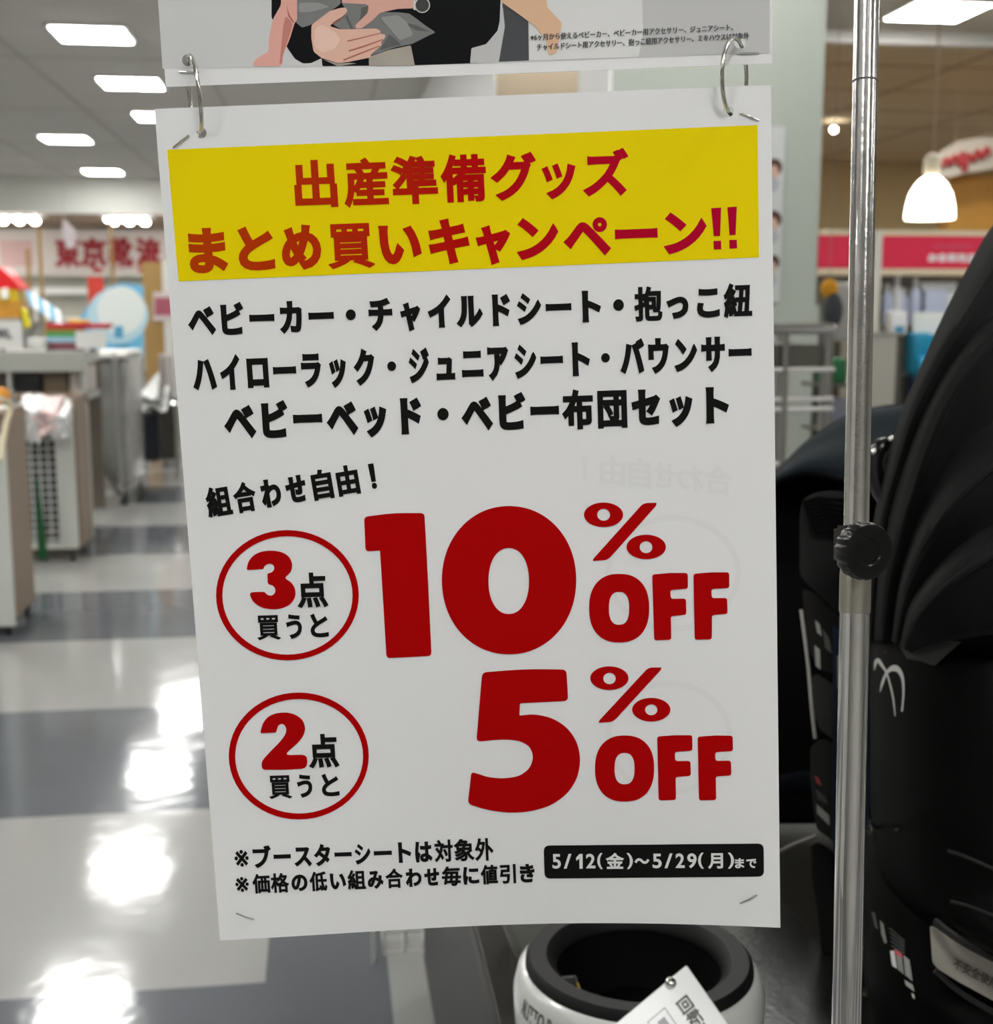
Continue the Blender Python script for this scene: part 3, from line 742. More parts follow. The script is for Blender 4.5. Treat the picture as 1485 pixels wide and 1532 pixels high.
# arm over the poster
pl = on_sheet(240, PT + 20, 0, POST); pr = on_sheet(1100, PT + 20, 0, POST)
hz = pl.z + .02
MB().tube([along(hz), Vector((pl.x - .02, pl.y, hz))], .005, 16).build('hanging_arm', M_steel, stand)
for q in (pl, pr):
    MB().tube([Vector((q.x, q.y - .001, hz)), q - SN * .004, q - SN * .004 - Vector((0, 0, .03))], .0018, 8).build('hook', M_wire, stand)

# ================================================================== RIGHT: DISPLAY COUNTER AND CHILD SEATS
TZ = .70
M_counter = mat('counter_black', rgb(34, 33, 29), .4, spec=.3)
e0 = onz(705, 1395, TZ); e1 = onz(752, 1532, TZ)
tx = (e0.x + e1.x) / 2
ct = thing('display_counter', 'dark grey display counter under the black child seats', 'counter', (tx + .6, 1.6, 0))
MB().box(tx, 1.5, .98, 2.48, TZ - .03, TZ, bev=.004).build('counter_top', M_counter, ct)
MB().box(tx + .03, 1.47, 1.02, 2.44, .06, TZ - .03).build('counter_body', mat('counter_body', rgb(40, 40, 38), .5), ct, smooth=False)
MB().box(tx + .05, 1.45, 1.05, 2.42, .0, .06).build('plinth', mat('plinth_black', rgb(20, 20, 20), .5), ct, smooth=False)

M_fab = mat('black_fabric', rgb(11, 12, 12), .8, spec=.12, sheen=.015, bump=(900, .1, .001))
M_shell = mat('black_shell', rgb(2, 2, 2), .45, spec=.06)
M_shell2 = mat('soft_black_shell', rgb(20, 21, 21), .5, spec=.25)
M_slate = mat('slate_fabric', rgb(26, 33, 37), .75, spec=.12)
M_pad = mat('charcoal_pad', rgb(46, 46, 46), .8, spec=.12)
M_sticker = mat('sticker_white', rgb(215, 215, 210), .4)
M_grey = mat('grey_patch', rgb(66, 68, 66), .7, spec=.15)

# turntable base with white lettered rim
cb = at(955, 1440, 1.13)
rot = thing('seat_base', 'round black child seat base with white lettered rim below the sale sign', 'child seat base', (cb.x, cb.y, TZ))
zr = cb.z
MB().lathe((cb.x, cb.y, TZ), [(.098, 0), (.104, .004), (.108, zr - TZ - .04), (.1085, zr - TZ - .022), (.1045, zr - TZ - .006), (.1, zr - TZ - .001), (.094, zr - TZ), (.094, 0), (.098, 0)], 64).build('rim', mat('rim_white', rgb(216, 217, 214), .22, coat=.4), rot, label='white glossy rim')
MB().lathe((cb.x, cb.y, zr), [(.0985, -.001), (.098, .004), (.094, .008), (.080, .008), (.072, .0), (.071, -.006), (.085, -.006), (.094, -.006)], 64, cap=False).build('seat_ring', M_shell2, rot, label='black seat ring')
MB().lathe((cb.x, cb.y, zr), [(.074, -.002), (.066, -.03), (.05, -.05), (0, -.05)], 64, cap=False).build('bowl', mat('bowl_black', rgb(3, 3, 3), .7, spec=.08), rot, label='black bowl inside the ring')
rimz = zr - .003
def rim_text(text, a0, a1, z0, z1, m, name):
    v, f, (g0, g1, h0, h1) = glyph(text); mb = MB()
    for k, (o1, o2) in enumerate([(0, 0), (.004, 0), (-.004, 0), (0, .004)]):
        P = []
        for gx, gy in v:
            a = a0 + (a1 - a0) * (gx - g0) / (g1 - g0) + o1; z = z0 + (z1 - z0) * (gy - h0) / (h1 - h0)
            P.append(Vector((cb.x + math.cos(a) * (.1087 - max(0, (z - rimz + .019)) * .2 + k * 1e-5), cb.y + math.sin(a) * (.1087 - max(0, (z - rimz + .019)) * .2 + k * 1e-5), z)))
        mb.add(P, f)
    return mb.build(name, m, rot, smooth=False)
A0 = math.pi * 1.02
rim_text('AUTTO R', math.radians(192), math.radians(216), rimz - .024, rimz - .009, mat('grey_letter', rgb(96, 96, 94), .5), 'rim_lettering')
mb = MB()
for k in range(6):
    a = math.radians(272 + k * 1.0)
    mb.add([Vector((cb.x + math.cos(q) * .1089, cb.y + math.sin(q) * .1089, z)) for q, z in ((a, rimz - .03), (a + .018, rimz - .03), (a + .018, rimz - .02), (a, rimz - .02))], [[0, 1, 2, 3]])
mb.build('red_mark', mat('red_mark', rgb(190, 30, 40), .4), rot, smooth=False)
slab([(826, 1462), (862, 1459), (868, 1482), (842, 1484)], 1.10, .012).build('buckle', mat('buckle_grey', rgb(62, 64, 66), .5), rot, bevel=.002, label='grey buckle')
slab([(862, 1469), (866, 1472), (869, 1482), (864, 1481)], 1.098, .006).build('buckle_tab', mat('buckle_yellow', rgb(190, 160, 80), .5), rot, bevel=.0005, label='tan tab')

# grey wrapped box behind the base
b = slab([(742, 1362), (862, 1356), (878, 1418), (800, 1446), (772, 1440)], 1.275, .09, .95)
tag(b.build('carton', mat('carton_grey', rgb(104, 104, 98), .3, noise=(9, .25)), bevel=.01), 'dull grey wrapped box on the counter behind the round seat base', 'box')

# price card
card = thing('product_card', 'white tilted product card with dark lettering leaning on the round seat base', 'card', at(1000, 1540, 1.02))
cA, cB, cD = at(1027, 1443, 1.045), at(852, 1588, .975), at(1128, 1586, 1.0)
ux = (cD - cA); uy = (cB - cA); cn = ux.cross(uy).normalized()
if cn.dot(FW) < 0: cn = -cn
q = [cA, cA + ux * 1.6, cA + ux * 1.6 + uy * 1.0, cA + uy]
MB().prism(q, [p + cn * .003 for p in q]).build('card_board', mat('card_white', rgb(232, 234, 234), .35), card, bevel=.0015)
tm = MB()
# the line reads down to the right
def on_card(x, y, off=.0006):
    r = ray(x, y); return CAM + r * (((cA - CAM).dot(cn)) / r.dot(cn)) - cn * off
v, f, (g0, g1, h0, h1) = glyph('回転式ISOFIX')
o_ = on_card(1010, 1502); a_ = (on_card(1073, 1591) - o_).normalized(); b_ = (on_card(1027, 1488) - o_).normalized(); hl = (on_card(1027, 1488) - o_).length; wl = .072
for k, (p_, q_) in enumerate([(0, 0), (.0004, 0), (-.0004, 0), (0, .0004), (0, -.0004)]):
    tm.add([o_ + a_ * ((gx - g0) / (g1 - g0) * wl + p_) + b_ * ((gy - h0) / (h1 - h0) * hl + q_) - cn * k * 3e-6 for gx, gy in v], f)
tm.build('card_lettering', mat('card_ink', rgb(52, 54, 56), .4), card, smooth=False)
fm = MB(); o2 = on_card(994, 1507, .0005); a_, b_ = ux.normalized(), uy.normalized()
for s0, s1, t0, t1 in ((0, .034, 0, .0008), (0, .034, .0192, .02), (0, .0008, 0, .02), (.0332, .034, 0, .02)):
    fm.face([o2 + a_ * s0 + b_ * t0, o2 + a_ * s1 + b_ * t0, o2 + a_ * s1 + b_ * t1, o2 + a_ * s0 + b_ * t1])
fm.face([o2 + a_ * .005 + b_ * .005, o2 + a_ * .018 + b_ * .005, o2 + a_ * .018 + b_ * .013, o2 + a_ * .005 + b_ * .013])
fm.build('printed_frame', mat('card_line', rgb(150, 152, 154), .4), card, smooth=False)
rv = on_card(1003, 1471, .0005)
MB().lathe(rv, [(.0046, .0), (.0044, .0015), (.003, .003), (0, .0034)], 24, axis=-cn).build('rivet', M_steel, card, label='steel rivet')

# black glossy sloping tray
outl = [(1030, 1432), (1100, 1384), (1166, 1338), (1258, 1440), (1345, 1540), (1240, 1570), (1118, 1560), (1070, 1490)]
tr = MB().prism([onz(x, y, .742) for x, y in outl], [onz(x, y, .742) - Vector((0, 0, .04)) for x, y in outl])
tag(tr.build('footrest_tray', mat('tray_gloss', rgb(26, 26, 25), .24, spec=.5, bump=(160, .1, .003)), bevel=.006), 'glossy black slanting tray between the product card and the chrome pole', 'tray')

# ---- left child seat behind the pole
cs = thing('child_seat', 'charcoal child seat with ribbed headrest standing behind the chrome pole', 'child seat', at(1240, 1420, 1.3))
# headrest: rounded pad
pad = [(1196, 770), (1200, 748), (1216, 738), (1240, 734), (1270, 736), (1296, 746), (1300, 950), (1258, 922), (1218, 884), (1196, 862)]
slab(rounded(pad, 10, 3), 1.22, .12, .9).build('headrest', M_pad, cs, bevel=.012, label='charcoal headrest pad')
rb = MB()
for k in range(9):
    a = (1197 + k * 1.5 + (k - 4) * 0, 757 + k * 6.0); 
    rb.tube([at(1200 + 2.2 * k, 752 + 5.6 * k - (0 if k else 0), 1.213), at(1222 + 3.0 * k, 745 + 6.2 * k, 1.210), at(1262, 748 + 8.6 * k, 1.212), at(1300, 764 + 10.0 * k, 1.215)][:4], .0022, 8)
rb.build('rib_piping', mat('rib_black', rgb(12, 12, 12), .85, spec=.1), cs, label='black ribbed cover')
slab(rounded([(1200, 880), (1216, 886), (1258, 926), (1300, 955), (1300, 1040), (1255, 1010), (1222, 1000), (1206, 960)], 6, 3), 1.225, .1, .9).build('upper_shell', mat('shell_brown', rgb(46, 45, 43), .5, spec=.2), cs, bevel=.006)
slab(rounded([(1214, 1012), (1222, 1008), (1300, 1060), (1300, 1140), (1262, 1120), (1225, 1090), (1215, 1060)], 6, 3), 1.225, .1, .9).build('side_shell', mat('shell_grey', rgb(66, 66, 65), .6, spec=.2), cs, bevel=.008)
slab(rounded([(1212, 1118), (1230, 1104), (1262, 1120), (1300, 1150), (1300, 1300), (1250, 1262), (1220, 1240), (1213, 1170)], 8, 3), 1.225, .1, .9).build('lower_shell', mat('shell_dim', rgb(48, 48, 47), .6, spec=.2), cs, bevel=.008)
slab(rounded([(1210, 1262), (1222, 1258), (1300, 1310), (1300, 1478), (1232, 1478), (1222, 1370), (1212, 1310)], 8, 3), 1.24, .12, .9).build('seat_foot', M_shell2, cs, bevel=.008)
slab([(1245, 935), (1300, 975), (1300, 1300), (1254, 1330), (1243, 1240), (1246, 1060)], 1.2245, .006).build('side_panel', mat('blue_panel', rgb(44, 58, 76), .3, noise=(14, .5)), cs, label='blue printed side panel')
def sticker(poly, d, name, m, parent, label=None):
    slab(poly, d, .0012).build(name, m, parent, smooth=False, label=label)
sticker([(1219, 928), (1226, 934), (1229, 952), (1222, 946)], 1.222, 'sticker', M_sticker, cs, 'white sticker')
sticker([(1218, 965), (1226, 972), (1227, 1002), (1220, 996)], 1.222, 'sticker', M_sticker, cs, 'white sticker')
sticker([(1230, 940), (1240, 955), (1244, 978), (1234, 970)], 1.222, 'sticker', mat('sticker_grey', rgb(120, 118, 112), .4), cs, 'grey printed sticker')
sticker([(1252, 980), (1256, 983), (1257, 1030), (1253, 1030)], 1.2215, 'sticker', M_sticker, cs)
sticker([(1218, 1160), (1224, 1164), (1229, 1176), (1222, 1172)], 1.222, 'sticker', mat('sticker_red', rgb(196, 84, 86), .4), cs, 'red sticker')
sticker([(1220, 1180), (1234, 1192), (1238, 1204), (1222, 1194)], 1.222, 'sticker', mat('sticker_dim', rgb(84, 84, 82), .4), cs, 'dark printed sticker')
sticker([(1221, 1203), (1240, 1220), (1241, 1236), (1222, 1217)], 1.222, 'sticker', mat('sticker_pale', rgb(170, 170, 166), .4), cs, 'pale grey sticker')
MB().tube(catmull(pxs([(1198, 912, 1.21), (1203, 950, 1.208), (1209, 1000, 1.21), (1214, 1060, 1.212), (1219, 1104, 1.218)]), 5), .0016, 8).build('belt', mat('belt_white', rgb(190, 188, 180), .6), cs, label='thin white belt')
MB().tube(catmull(pxs([(1166, 1274, 1.26), (1190, 1262, 1.24), (1222, 1250, 1.222)]), 5), .0017, 8).build('belt', mat('belt_pale', rgb(120, 118, 110), .6), cs)

# ---- slate canopy further back
cv = thing('stroller_hood', 'dark slate stroller hood behind the chrome pole, rounded like a dome', 'stroller hood', at(1270, 760, 1.75))
rows = []
for t_, (dd) in ((0, 1.78), (.35, 1.70), (.7, 1.66), (1, 1.66)):
    top = [(1150, 722), (1178, 694), (1215, 660), (1262, 630), (1310, 615), (1370, 612), (1430, 640)]
    bot = [(1150, 726), (1178, 712), (1215, 706), (1262, 716), (1310, 722), (1370, 726), (1430, 726)]
    rows.append([at(a[0] + (b[0] - a[0]) * t_, a[1] + (b[1] - a[1]) * t_, dd - (.05 * math.sin(math.pi * i / 6))) for i, (a, b) in enumerate(zip(top, bot))])
rows.insert(0, [at(x, y + 40, 1.98) for x, y in top])
vv, ff = loft(rows, 6, 5)
MB().add(vv, ff).build('fabric', M_slate, cv, solid=.004)
MB().tube(catmull(rows[1], 6), .006, 8).build('edge_piping', mat('piping_black', rgb(8, 8, 9), .7, spec=.15), cv)
MB().tube(catmull(rows[-1], 6), .005, 8).build('front_bow', mat('piping_black', rgb(8, 8, 9), .7, spec=.15), cv)
sd = [(1130, 700), (1166, 712), (1215, 707), (1262, 716), (1370, 724), (1400, 1236), (1130, 1236)]
b = slab(sd, [1.72] * 5 + [1.6, 1.6], .05, .98)
b.build('seat_body', mat('body_black', rgb(3, 3, 4), .8, spec=.06), cv, bevel=.01)
slab([(1140, 1165), (1215, 1150), (1222, 1185), (1150, 1190)], 1.59, .02).build('seat_flap', mat('navy_cloth', rgb(8, 11, 18), .8, spec=.1), cv, bevel=.01, label='navy fabric flap')

# ---- big black seat with hood at the right
bs_ = thing('infant_seat', 'large black child seat with folded hood and looped silver emblem at the right edge', 'child seat', at(1420, 1500, 1.05))
R_ = [
    [(1545, 290, 1.16), (1490, 338, 1.10), (1452, 402, 1.05), (1412, 482, 1.02), (1384, 546, 1.01), (1352, 622, 1.02), (1330, 700, 1.04), (1312, 780, 1.07), (1300, 870, 1.1), (1298, 960, 1.14)],
    [(1560, 340, 1.08), (1508, 372, 1.03), (1474, 425, 1.00), (1436, 488, .975), (1400, 548, .97), (1366, 622, .975), (1342, 700, .99), (1322, 780, 1.02), (1308, 870, 1.05), (1304, 960, 1.09)],
    [(1575, 420, 1.06), (1520, 448, 1.02), (1478, 480, .99), (1446, 520, .975), (1412, 568, .97), (1382, 630, .97), (1354, 706, .985), (1334, 784, 1.01), (1318, 872, 1.04), (1312, 960, 1.08)],
    [(1580, 470, 1.00), (1520, 492, .965), (1486, 512, .95), (1460, 540, .94), (1430, 580, .935), (1402, 636, .935), (1376, 706, .945), (1352, 786, .97), (1332, 872, 1.0), (1322, 960, 1.05)],
    [(1590, 590, 1.02), (1540, 604, .985), (1500, 622, .97), (1470, 644, .96), (1440, 672, .955), (1416, 704, .955), (1392, 748, .96), (1368, 806, .975), (1348, 876, 1.0), (1336, 960, 1.05)],
    [(1600, 660, .97), (1550, 668, .935), (1510, 684, .92), (1478, 704, .91), (1450, 728, .905), (1428, 752, .905), (1404, 784, .91), (1378, 830, .93), (1356, 888, .96), (1342, 960, 1.02)],
    [(1610, 760, .99), (1560, 764, .955), (1520, 772, .94), (1486, 786, .93), (1458, 802, .925), (1434, 820, .925), (1410, 842, .93), (1386, 872, .94), (1364, 910, .965), (1350, 964, 1.02)],
    [(1620, 800, .95), (1570, 806, .915), (1528, 814, .90), (1494, 826, .89), (1464, 842, .885), (1438, 860, .885), (1414, 880, .89), (1390, 904, .905), (1370, 932, .935), (1356, 968, 1.0)],
    [(1630, 930, 1.0), (1580, 934, .96), (1536, 938, .94), (1500, 942, .93), (1470, 946, .93), (1444, 950, .93), (1420, 954, .935), (1398, 958, .95), (1378, 964, .975), (1362, 972, 1.02)],
]
vv, ff = loft([pxs(r) for r in R_], 5, 5)
MB().add(vv, ff).build('hood_fabric', M_fab, bs_, solid=-.003)
for k in (3, 5, 7):
    MB().tube(catmull([p - FW * .002 for p in pxs(R_[k])], 5), .0028, 8).build('hood_seam', M_fab, bs_, label='raised seam of the hood')
lo_ = [(1316, 850), (1345, 720), (1395, 600), (1450, 470), (1520, 370), (1600, 330), (1700, 330), (1700, 980), (1320, 980)]
MB().prism(pxs([(x, y, 1.13) for x, y in lo_]), pxs([(x + 6, y + 6, 1.3) for x, y in lo_])).build('hood_lining', mat('lining_black', rgb(3, 3, 3), .85, spec=.05), bs_, bevel=.01)
MB().tube(catmull(pxs([(1345, 690, 1.06), (1322, 668, 1.05), (1310, 690, 1.05), (1316, 730, 1.05), (1336, 760, 1.05)]), 5), .008, 10).build('hood_joint', mat('joint_black', rgb(20, 22, 24), .25), bs_)
for (x, y) in ((1334, 657), (1308, 676)):
    MB().lathe(at(x, y, 1.03), [(0, 0), (.003, 0), (.0025, .003), (0, .004)], 16, axis=-FW).build('stud', M_steel, bs_, label='bright metal stud')

Lr = [(940, 1300, 1.12), (1000, 1301, 1.11), (1100, 1302, 1.1), (1200, 1303, 1.09), (1290, 1312, 1.08), (1340, 1340, 1.06), (1376, 1385, 1.04), (1410, 1440, 1.03)]
curves = []
for y, xl, d in Lr:
    k = (y - 940) / 470
    curves.append([at(xl + 8, y, d + .12), at(xl, y + 4, d), at(xl + 45, y + 14 + 6 * k, d - .08), at(xl + 110, y + 26 + 16 * k, d - .13), at(xl + 200, y + 44 + 28 * k, d - .16), at(xl + 320, y + 60 + 36 * k, d - .16), at(xl + 430, y + 60 + 36 * k, d - .10)])
vv, ff = loft(curves, 6, 5)
shell = MB().add(vv, ff).build('shell', M_shell, bs_, solid=-.004)
# emblem ribbons lie on the shell: find the shell surface along each pixel's ray
from mathutils.bvhtree import BVHTree
tree = BVHTree.FromPolygons(vv, ff)
def on_shell(x, y, off=.0012, tr_=None, d0=.95):
    r = ray(x, y); h = (tr_ or tree).ray_cast(CAM, r.normalized())
    return (h[0] if h[0] is not None else at(x, y, d0)) - r.normalized() * off
def ribbon(mb, pts, ws):
    P = catmull([(x, y, w) for (x, y), w in zip(pts, ws)], 8); L = []; Rr = []
    for i, p in enumerate(P):
        a = P[max(0, i - 1)]; b = P[min(len(P) - 1, i + 1)]; t = Vector((b.x - a.x, b.y - a.y)).normalized(); n_ = Vector((-t.y, t.x)) * p.z / 2
        L.append(on_shell(p.x + n_.x, p.y + n_.y)); Rr.append(on_shell(p.x - n_.x, p.y - n_.y))
    mb.add(L + Rr, [[i, i + 1, len(L) + i + 1, len(L) + i] for i in range(len(L) - 1)])
em = MB()
def ze(L): return [(1280 + x / 7.244, 940 + y / 7.244) for x, y in L]
ribbon(em, ze([(198, 455), (214, 372), (240, 345), (280, 400), (330, 480), (370, 610), (405, 770), (425, 950)]), [1, 5, 5.5, 4.6, 3, 2.6, 2.3, 1.5])
ribbon(em, ze([(262, 690), (285, 600), (318, 510), (360, 455), (420, 432), (475, 470), (508, 560), (515, 700), (506, 830), (498, 900)]), [1, 4, 4, 6, 9.5, 6.5, 4, 3, 2.8, 3])
em.build('emblem', mat('emblem_silver', rgb(196, 196, 190), .4), bs_, smooth=False, label='looped silver white emblem')
pm = MB(); P = [on_shell(x, y, .001) for x, y in ((1320, 976), (1352, 962), (1400, 958), (1438, 960), (1398, 996), (1360, 986))]
pm.face(P).build('patch', M_grey, bs_, smooth=False, label='grey fabric patch')
for L in ([(1418, 1273), (1445, 1282), (1490, 1302)], [(1422, 1349), (1450, 1356), (1490, 1372)], [(1300, 1228), (1312, 1238), (1345, 1242)]):
    MB().tube(catmull([on_shell(x, y, .0005) for x, y in L], 6), .0014, 8).build('ridge', M_shell2, bs_)
# lower base of that seat
c2 = []
for y, xl, d in ((1236, 1292, 1.14), (1300, 1290, 1.12), (1380, 1292, 1.10), (1470, 1296, 1.08), (1560, 1320, 1.07), (1640, 1350, 1.07)):
    c2.append([at(xl + 4, y, d + .1), at(xl, y + 4, d), at(xl + 40, y + 14, d - .06), at(xl + 100, y + 30, d - .09), at(xl + 190, y + 60, d - .10), at(xl + 330, y + 100, d - .10)])
v2, f2 = loft(c2, 6, 5)
MB().add(v2, f2).build('seat_base', M_shell, bs_, solid=-.004)
t2 = BVHTree.FromPolygons(v2, f2)
def zs(L): return [(1280 + x / 5.249, 1240 + y / 5.249) for x, y in L]
def on2(L, off=.0012): return [on_shell(x, y, off, t2, 1.0) for x, y in zs(L)]
for L, n_, m_, lb in (([(268, 958), (300, 958), (322, 1098), (285, 1075)], 'sticker', M_sticker, 'white sticker'), ([(300, 940), (360, 980), (365, 1020), (312, 985)], 'sticker', mat('sticker_red', rgb(196, 84, 86), .4), 'red sticker edge'),
                    ([(312, 988), (362, 1015), (378, 1145), (330, 1105)], 'sticker', mat('sticker_mid', rgb(130, 130, 128), .4), 'grey printed sticker'), ([(372, 990), (420, 1030), (445, 1198), (388, 1150)], 'sticker', mat('sticker_mid2', rgb(150, 150, 148), .4), 'grey sticker'),
                    ([(380, 1185), (445, 1225), (460, 1280), (392, 1228)], 'sticker', mat('sticker_pale', rgb(170, 170, 166), .4), 'pale sticker strip'), ([(436, 1290), (455, 1300), (462, 1338), (446, 1325)], 'sticker', M_sticker, 'small white sticker'),
                    ([(186, 715), (215, 745), (243, 895), (225, 900), (200, 830)], 'sticker', mat('sticker_silver', rgb(128, 128, 122), .35), 'oval silver sticker'), ([(120, 650), (150, 660), (175, 790), (150, 775)], 'sticker', mat('sticker_dark', rgb(60, 62, 62), .4), 'dim dark sticker')):
    MB().face(on2(L)).build(n_, m_, bs_, smooth=False, label=lb)
fp = MB()
for k in range(5):
    fp.face(on2([(255 + 4 * k, 780 + 34 * k), (270 + 4 * k, 778 + 34 * k), (385, 880 + 24 * k), (380, 888 + 24 * k)]))
fp.build('fine_print', mat('fine_print', rgb(62, 64, 64), .5), bs_, smooth=False, label='rows of tiny grey print')
# clear label plate
lp = zs([(580, 765), (610, 765), (820, 880), (1080, 1010), (1240, 1090), (1240, 1400), (1076, 1350), (800, 1200), (640, 1100), (600, 1050)])
plate = slab(rounded(lp, 5, 3), .955, .006)
# a curved plate reflects the lamps in streaks
plate.build('label_plate', mat('label_film', rgb(150, 144, 134), .12, spec=.7, coat=.8, bump=(60, .25, .004)), bs_, bevel=.001, label='shiny taupe label plate')
tm = MB(); o_ = at(1424, 1437, .9525); e_ = at(1490, 1470, .9525)
text_on(tm, '不安全使用', o_ + (at(1424, 1447, .9525) - o_), (e_ - o_), -(at(1420, 1455, .9525) - at(1424, 1437, .9525)), (e_ - o_).length, .0075, dil=.0002, lift=.0003)
tm.build('label_lettering', mat('label_ink', rgb(70, 64, 54), .4), bs_, smooth=False)
MB().tube(catmull(pxs([(1398, 1378, .95), (1424, 1398, .94), (1460, 1420, .93), (1500, 1440, .93)]), 6), .003, 8).build('plate_rim', M_shell2, bs_)
MB().tube(catmull(pxs([(1398, 1452, .95), (1430, 1480, .945), (1460, 1500, .94), (1500, 1522, .935)]), 6), .0022, 8).build('plate_rim', M_shell2, bs_)

# ================================================================== RIGHT BACKGROUND
rk = thing('chrome_rack', 'chrome wire rack standing behind the sale sign, left of the chrome pole', 'rack', at(1150, 1300, 3.3).xy.to_3d())
pA = at(1250, 492, 3.3); ztop = pA.z; xr_, yr_ = pA.x, pA.y; xl_ = xr_ - .55
MB().tube(catmull([(xl_, yr_, ztop), (xr_ - .06, yr_, ztop), (xr_ - .015, yr_ + .01, ztop), (xr_, yr_ + .05, ztop), (xr_, yr_ + .4, ztop)], 6), .014, 12).build('top_rail', M_steel, rk)
for x, y in ((xr_ - .012, yr_ + .02), (xr_, yr_ + .4), (xl_, yr_), (xl_ + .42, yr_)):
    MB().tube([(x, y, 0), (x, y, ztop)], .009 if x < xr_ - .02 else .015, 10).build('post', mat('rack_steel', (.42, .41, .39, 1), .3, metal=1), rk)
for y in (553, 598, 613, 696, 740, 800):
    z = at(1200, y, 3.3).z
    MB().tube([(xl_, yr_, z), (xr_, yr_, z)], .006, 8).build('rung', mat('rack_bright', (.85, .84, .8, 1), .3, metal=.6), rk)
MB().box(xl_, xr_ - .03, yr_ + .02, yr_ + .38, ztop - .1, ztop - .04).build('top_shelf', mat('shelf_dim', rgb(92, 90, 80), .6), rk, smooth=False)

GY = 9.2
g0 = ony(1222, 352, GY); gz = lambda y: ony(1300, y, GY).z
gx = lambda x: ony(x, 450, GY).x
gon = thing('shelf_unit', 'long shelf unit with red header board behind the chrome pole', 'shelf unit', (gx(1400), GY, 0))
M_cream = mat('cream_trim', rgb(236, 220, 190), .5); M_hred = mat('header_red', rgb(238, 42, 82), .45)
for a, b in ((1222, 1302), (1316, 1640)):
    MB().box(gx(a), gx(b), GY, GY + .06, gz(401), gz(352)).build('header_board', M_hred, gon, smooth=False, label='red header board')
MB().box(gx(1222), gx(1640), GY - .005, GY + .3, gz(352), gz(344)).build('header_trim', M_cream, gon, smooth=False, label='cream top edge')
MB().box(gx(1222), gx(1640), GY - .005, GY + .3, gz(411), gz(402)).build('header_trim', M_cream, gon, smooth=False, label='cream lower edge')
MB().box(gx(1303), gx(1315), GY - .01, GY + .3, 0, gz(344)).build('upright', mat('upright_white', rgb(225, 222, 212), .5), gon, smooth=False)
MB().box(gx(1222), gx(1640), GY + .42, GY + .46, .1, gz(411)).build('back_panel', mat('back_grey', rgb(120, 118, 108), .6), gon, smooth=False)
for y in (487, 560, 640):
    MB().box(gx(1222), gx(1640), GY + .02, GY + .42, gz(y) - .02, gz(y)).build('shelf', mat('shelf_grey', rgb(150, 146, 134), .5), gon, smooth=False)
MB().box(gx(1222), gx(1640), GY + .02, GY + .46, 0, .1).build('plinth', mat('plinth_grey', rgb(90, 88, 80), .6), gon, smooth=False)
hl = MB(); wdt = gx(1455) - gx(1385)
text_on(hl, 'お食事用品', (gx(1385), GY - .003, gz(391)), (1, 0, 0), (0, 0, 1), wdt, gz(379) - gz(391), dil=.004)
hl.build('header_lettering', mat('header_white', rgb(250, 235, 238), .5), gon, smooth=False, label='white header lettering')
hl2 = MB().box(gx(1390), gx(1450), GY - .004, GY - .001, gz(370), gz(366))
hl2.build('header_line', mat('header_pink', rgb(228, 88, 116), .5), gon, smooth=False)
# packs on the shelf
M_pb = mat('pack_pale_blue', rgb(205, 214, 238), .25); M_pw = mat('pack_white', rgb(238, 240, 242), .3); M_cy = mat('pack_cyan', rgb(30, 150, 190), .3, noise=(7, .35)); M_nv = mat('pack_navy', rgb(24, 48, 78), .4)
M_pr = mat('pack_red', rgb(214, 70, 84), .4)
def pack(x0, x1, y0, y1, m, label, dz=.1, mark=None, neck=True, back=.1, cat='bottle', name='bottle', grp='bottles on the shelf under the red header'):
    a, b = gx(x0), gx(x1); z0, z1 = gz(y1), gz(y0); c = Vector(((a + b) / 2, GY + back + dz / 2, z0)); r = (b - a) / 2
    t = thing(name, label, cat, c, grp)
    if neck:
        h = z1 - z0
        MB().lathe(c, [(r * .9, 0), (r, .02 * h), (r, .66 * h), (r * .8, .76 * h), (r * .42, .8 * h)], 24).build('body', m, t)
        MB().lathe(c + Vector((0, 0, .8 * h)), [(r * .46, 0), (r * .5, .02 * h), (r * .5, .19 * h), (r * .4, .2 * h)], 20).build('cap', M_pw, t)
    else:
        MB().box(a, b, GY + back, GY + back + dz, z0, z1, bev=.01).build('body', m, t)
    if mark: MB().box((a + b) / 2 - r * .5, (a + b) / 2 + r * .5, GY + back - .012 + (dz / 2 - r if neck else 0), GY + back - .004 + (dz / 2 - r if neck else 0), z0 + .01, z0 + .05).build('label_mark', mark, t, smooth=False)
    return t
pack(1314, 1326, 415, 466, M_pb, 'slim pale blue bottle beside the white upright of the shelf unit', mark=M_pr)
pack(1333, 1346, 424, 486, M_pb, 'pale blue bottle, second along the shelf from the white upright')
pack(1346, 1362, 411, 486, M_pw, 'tall white bottle with red mark, third along from the white upright', mark=M_pr)
pack(1362, 1374, 430, 486, M_pb, 'short pale blue bottle between two taller white ones', dz=.16)
pack(1374, 1390, 414, 486, M_pb, 'tall pale blue bottle with a square cap, left of the pink marked box', mark=M_pr)
pack(1394, 1424, 434, 487, M_pb, 'pale box with a pink mark right of the bottles', neck=False, mark=M_pr, cat='box', name='box', grp='boxes on the shelf under the red header')
pack(1426, 1455, 436, 487, M_pw, 'white box at the far end of the shelf beside the black hood', neck=False, cat='box', name='box', grp='boxes on the shelf under the red header')
pack(1390, 1442, 421, 433.7, M_pw, 'flat white carton lying on the boxes under the red header', neck=False, cat='box', name='box', grp='boxes on the shelf under the red header', back=.12)
pack(1308, 1332, 466, 498, M_pw, 'white pack with blue print on the grey cabinet', neck=False, cat='box', name='box', grp='boxes on the shelf under the red header', mark=M_cy, back=-.3)
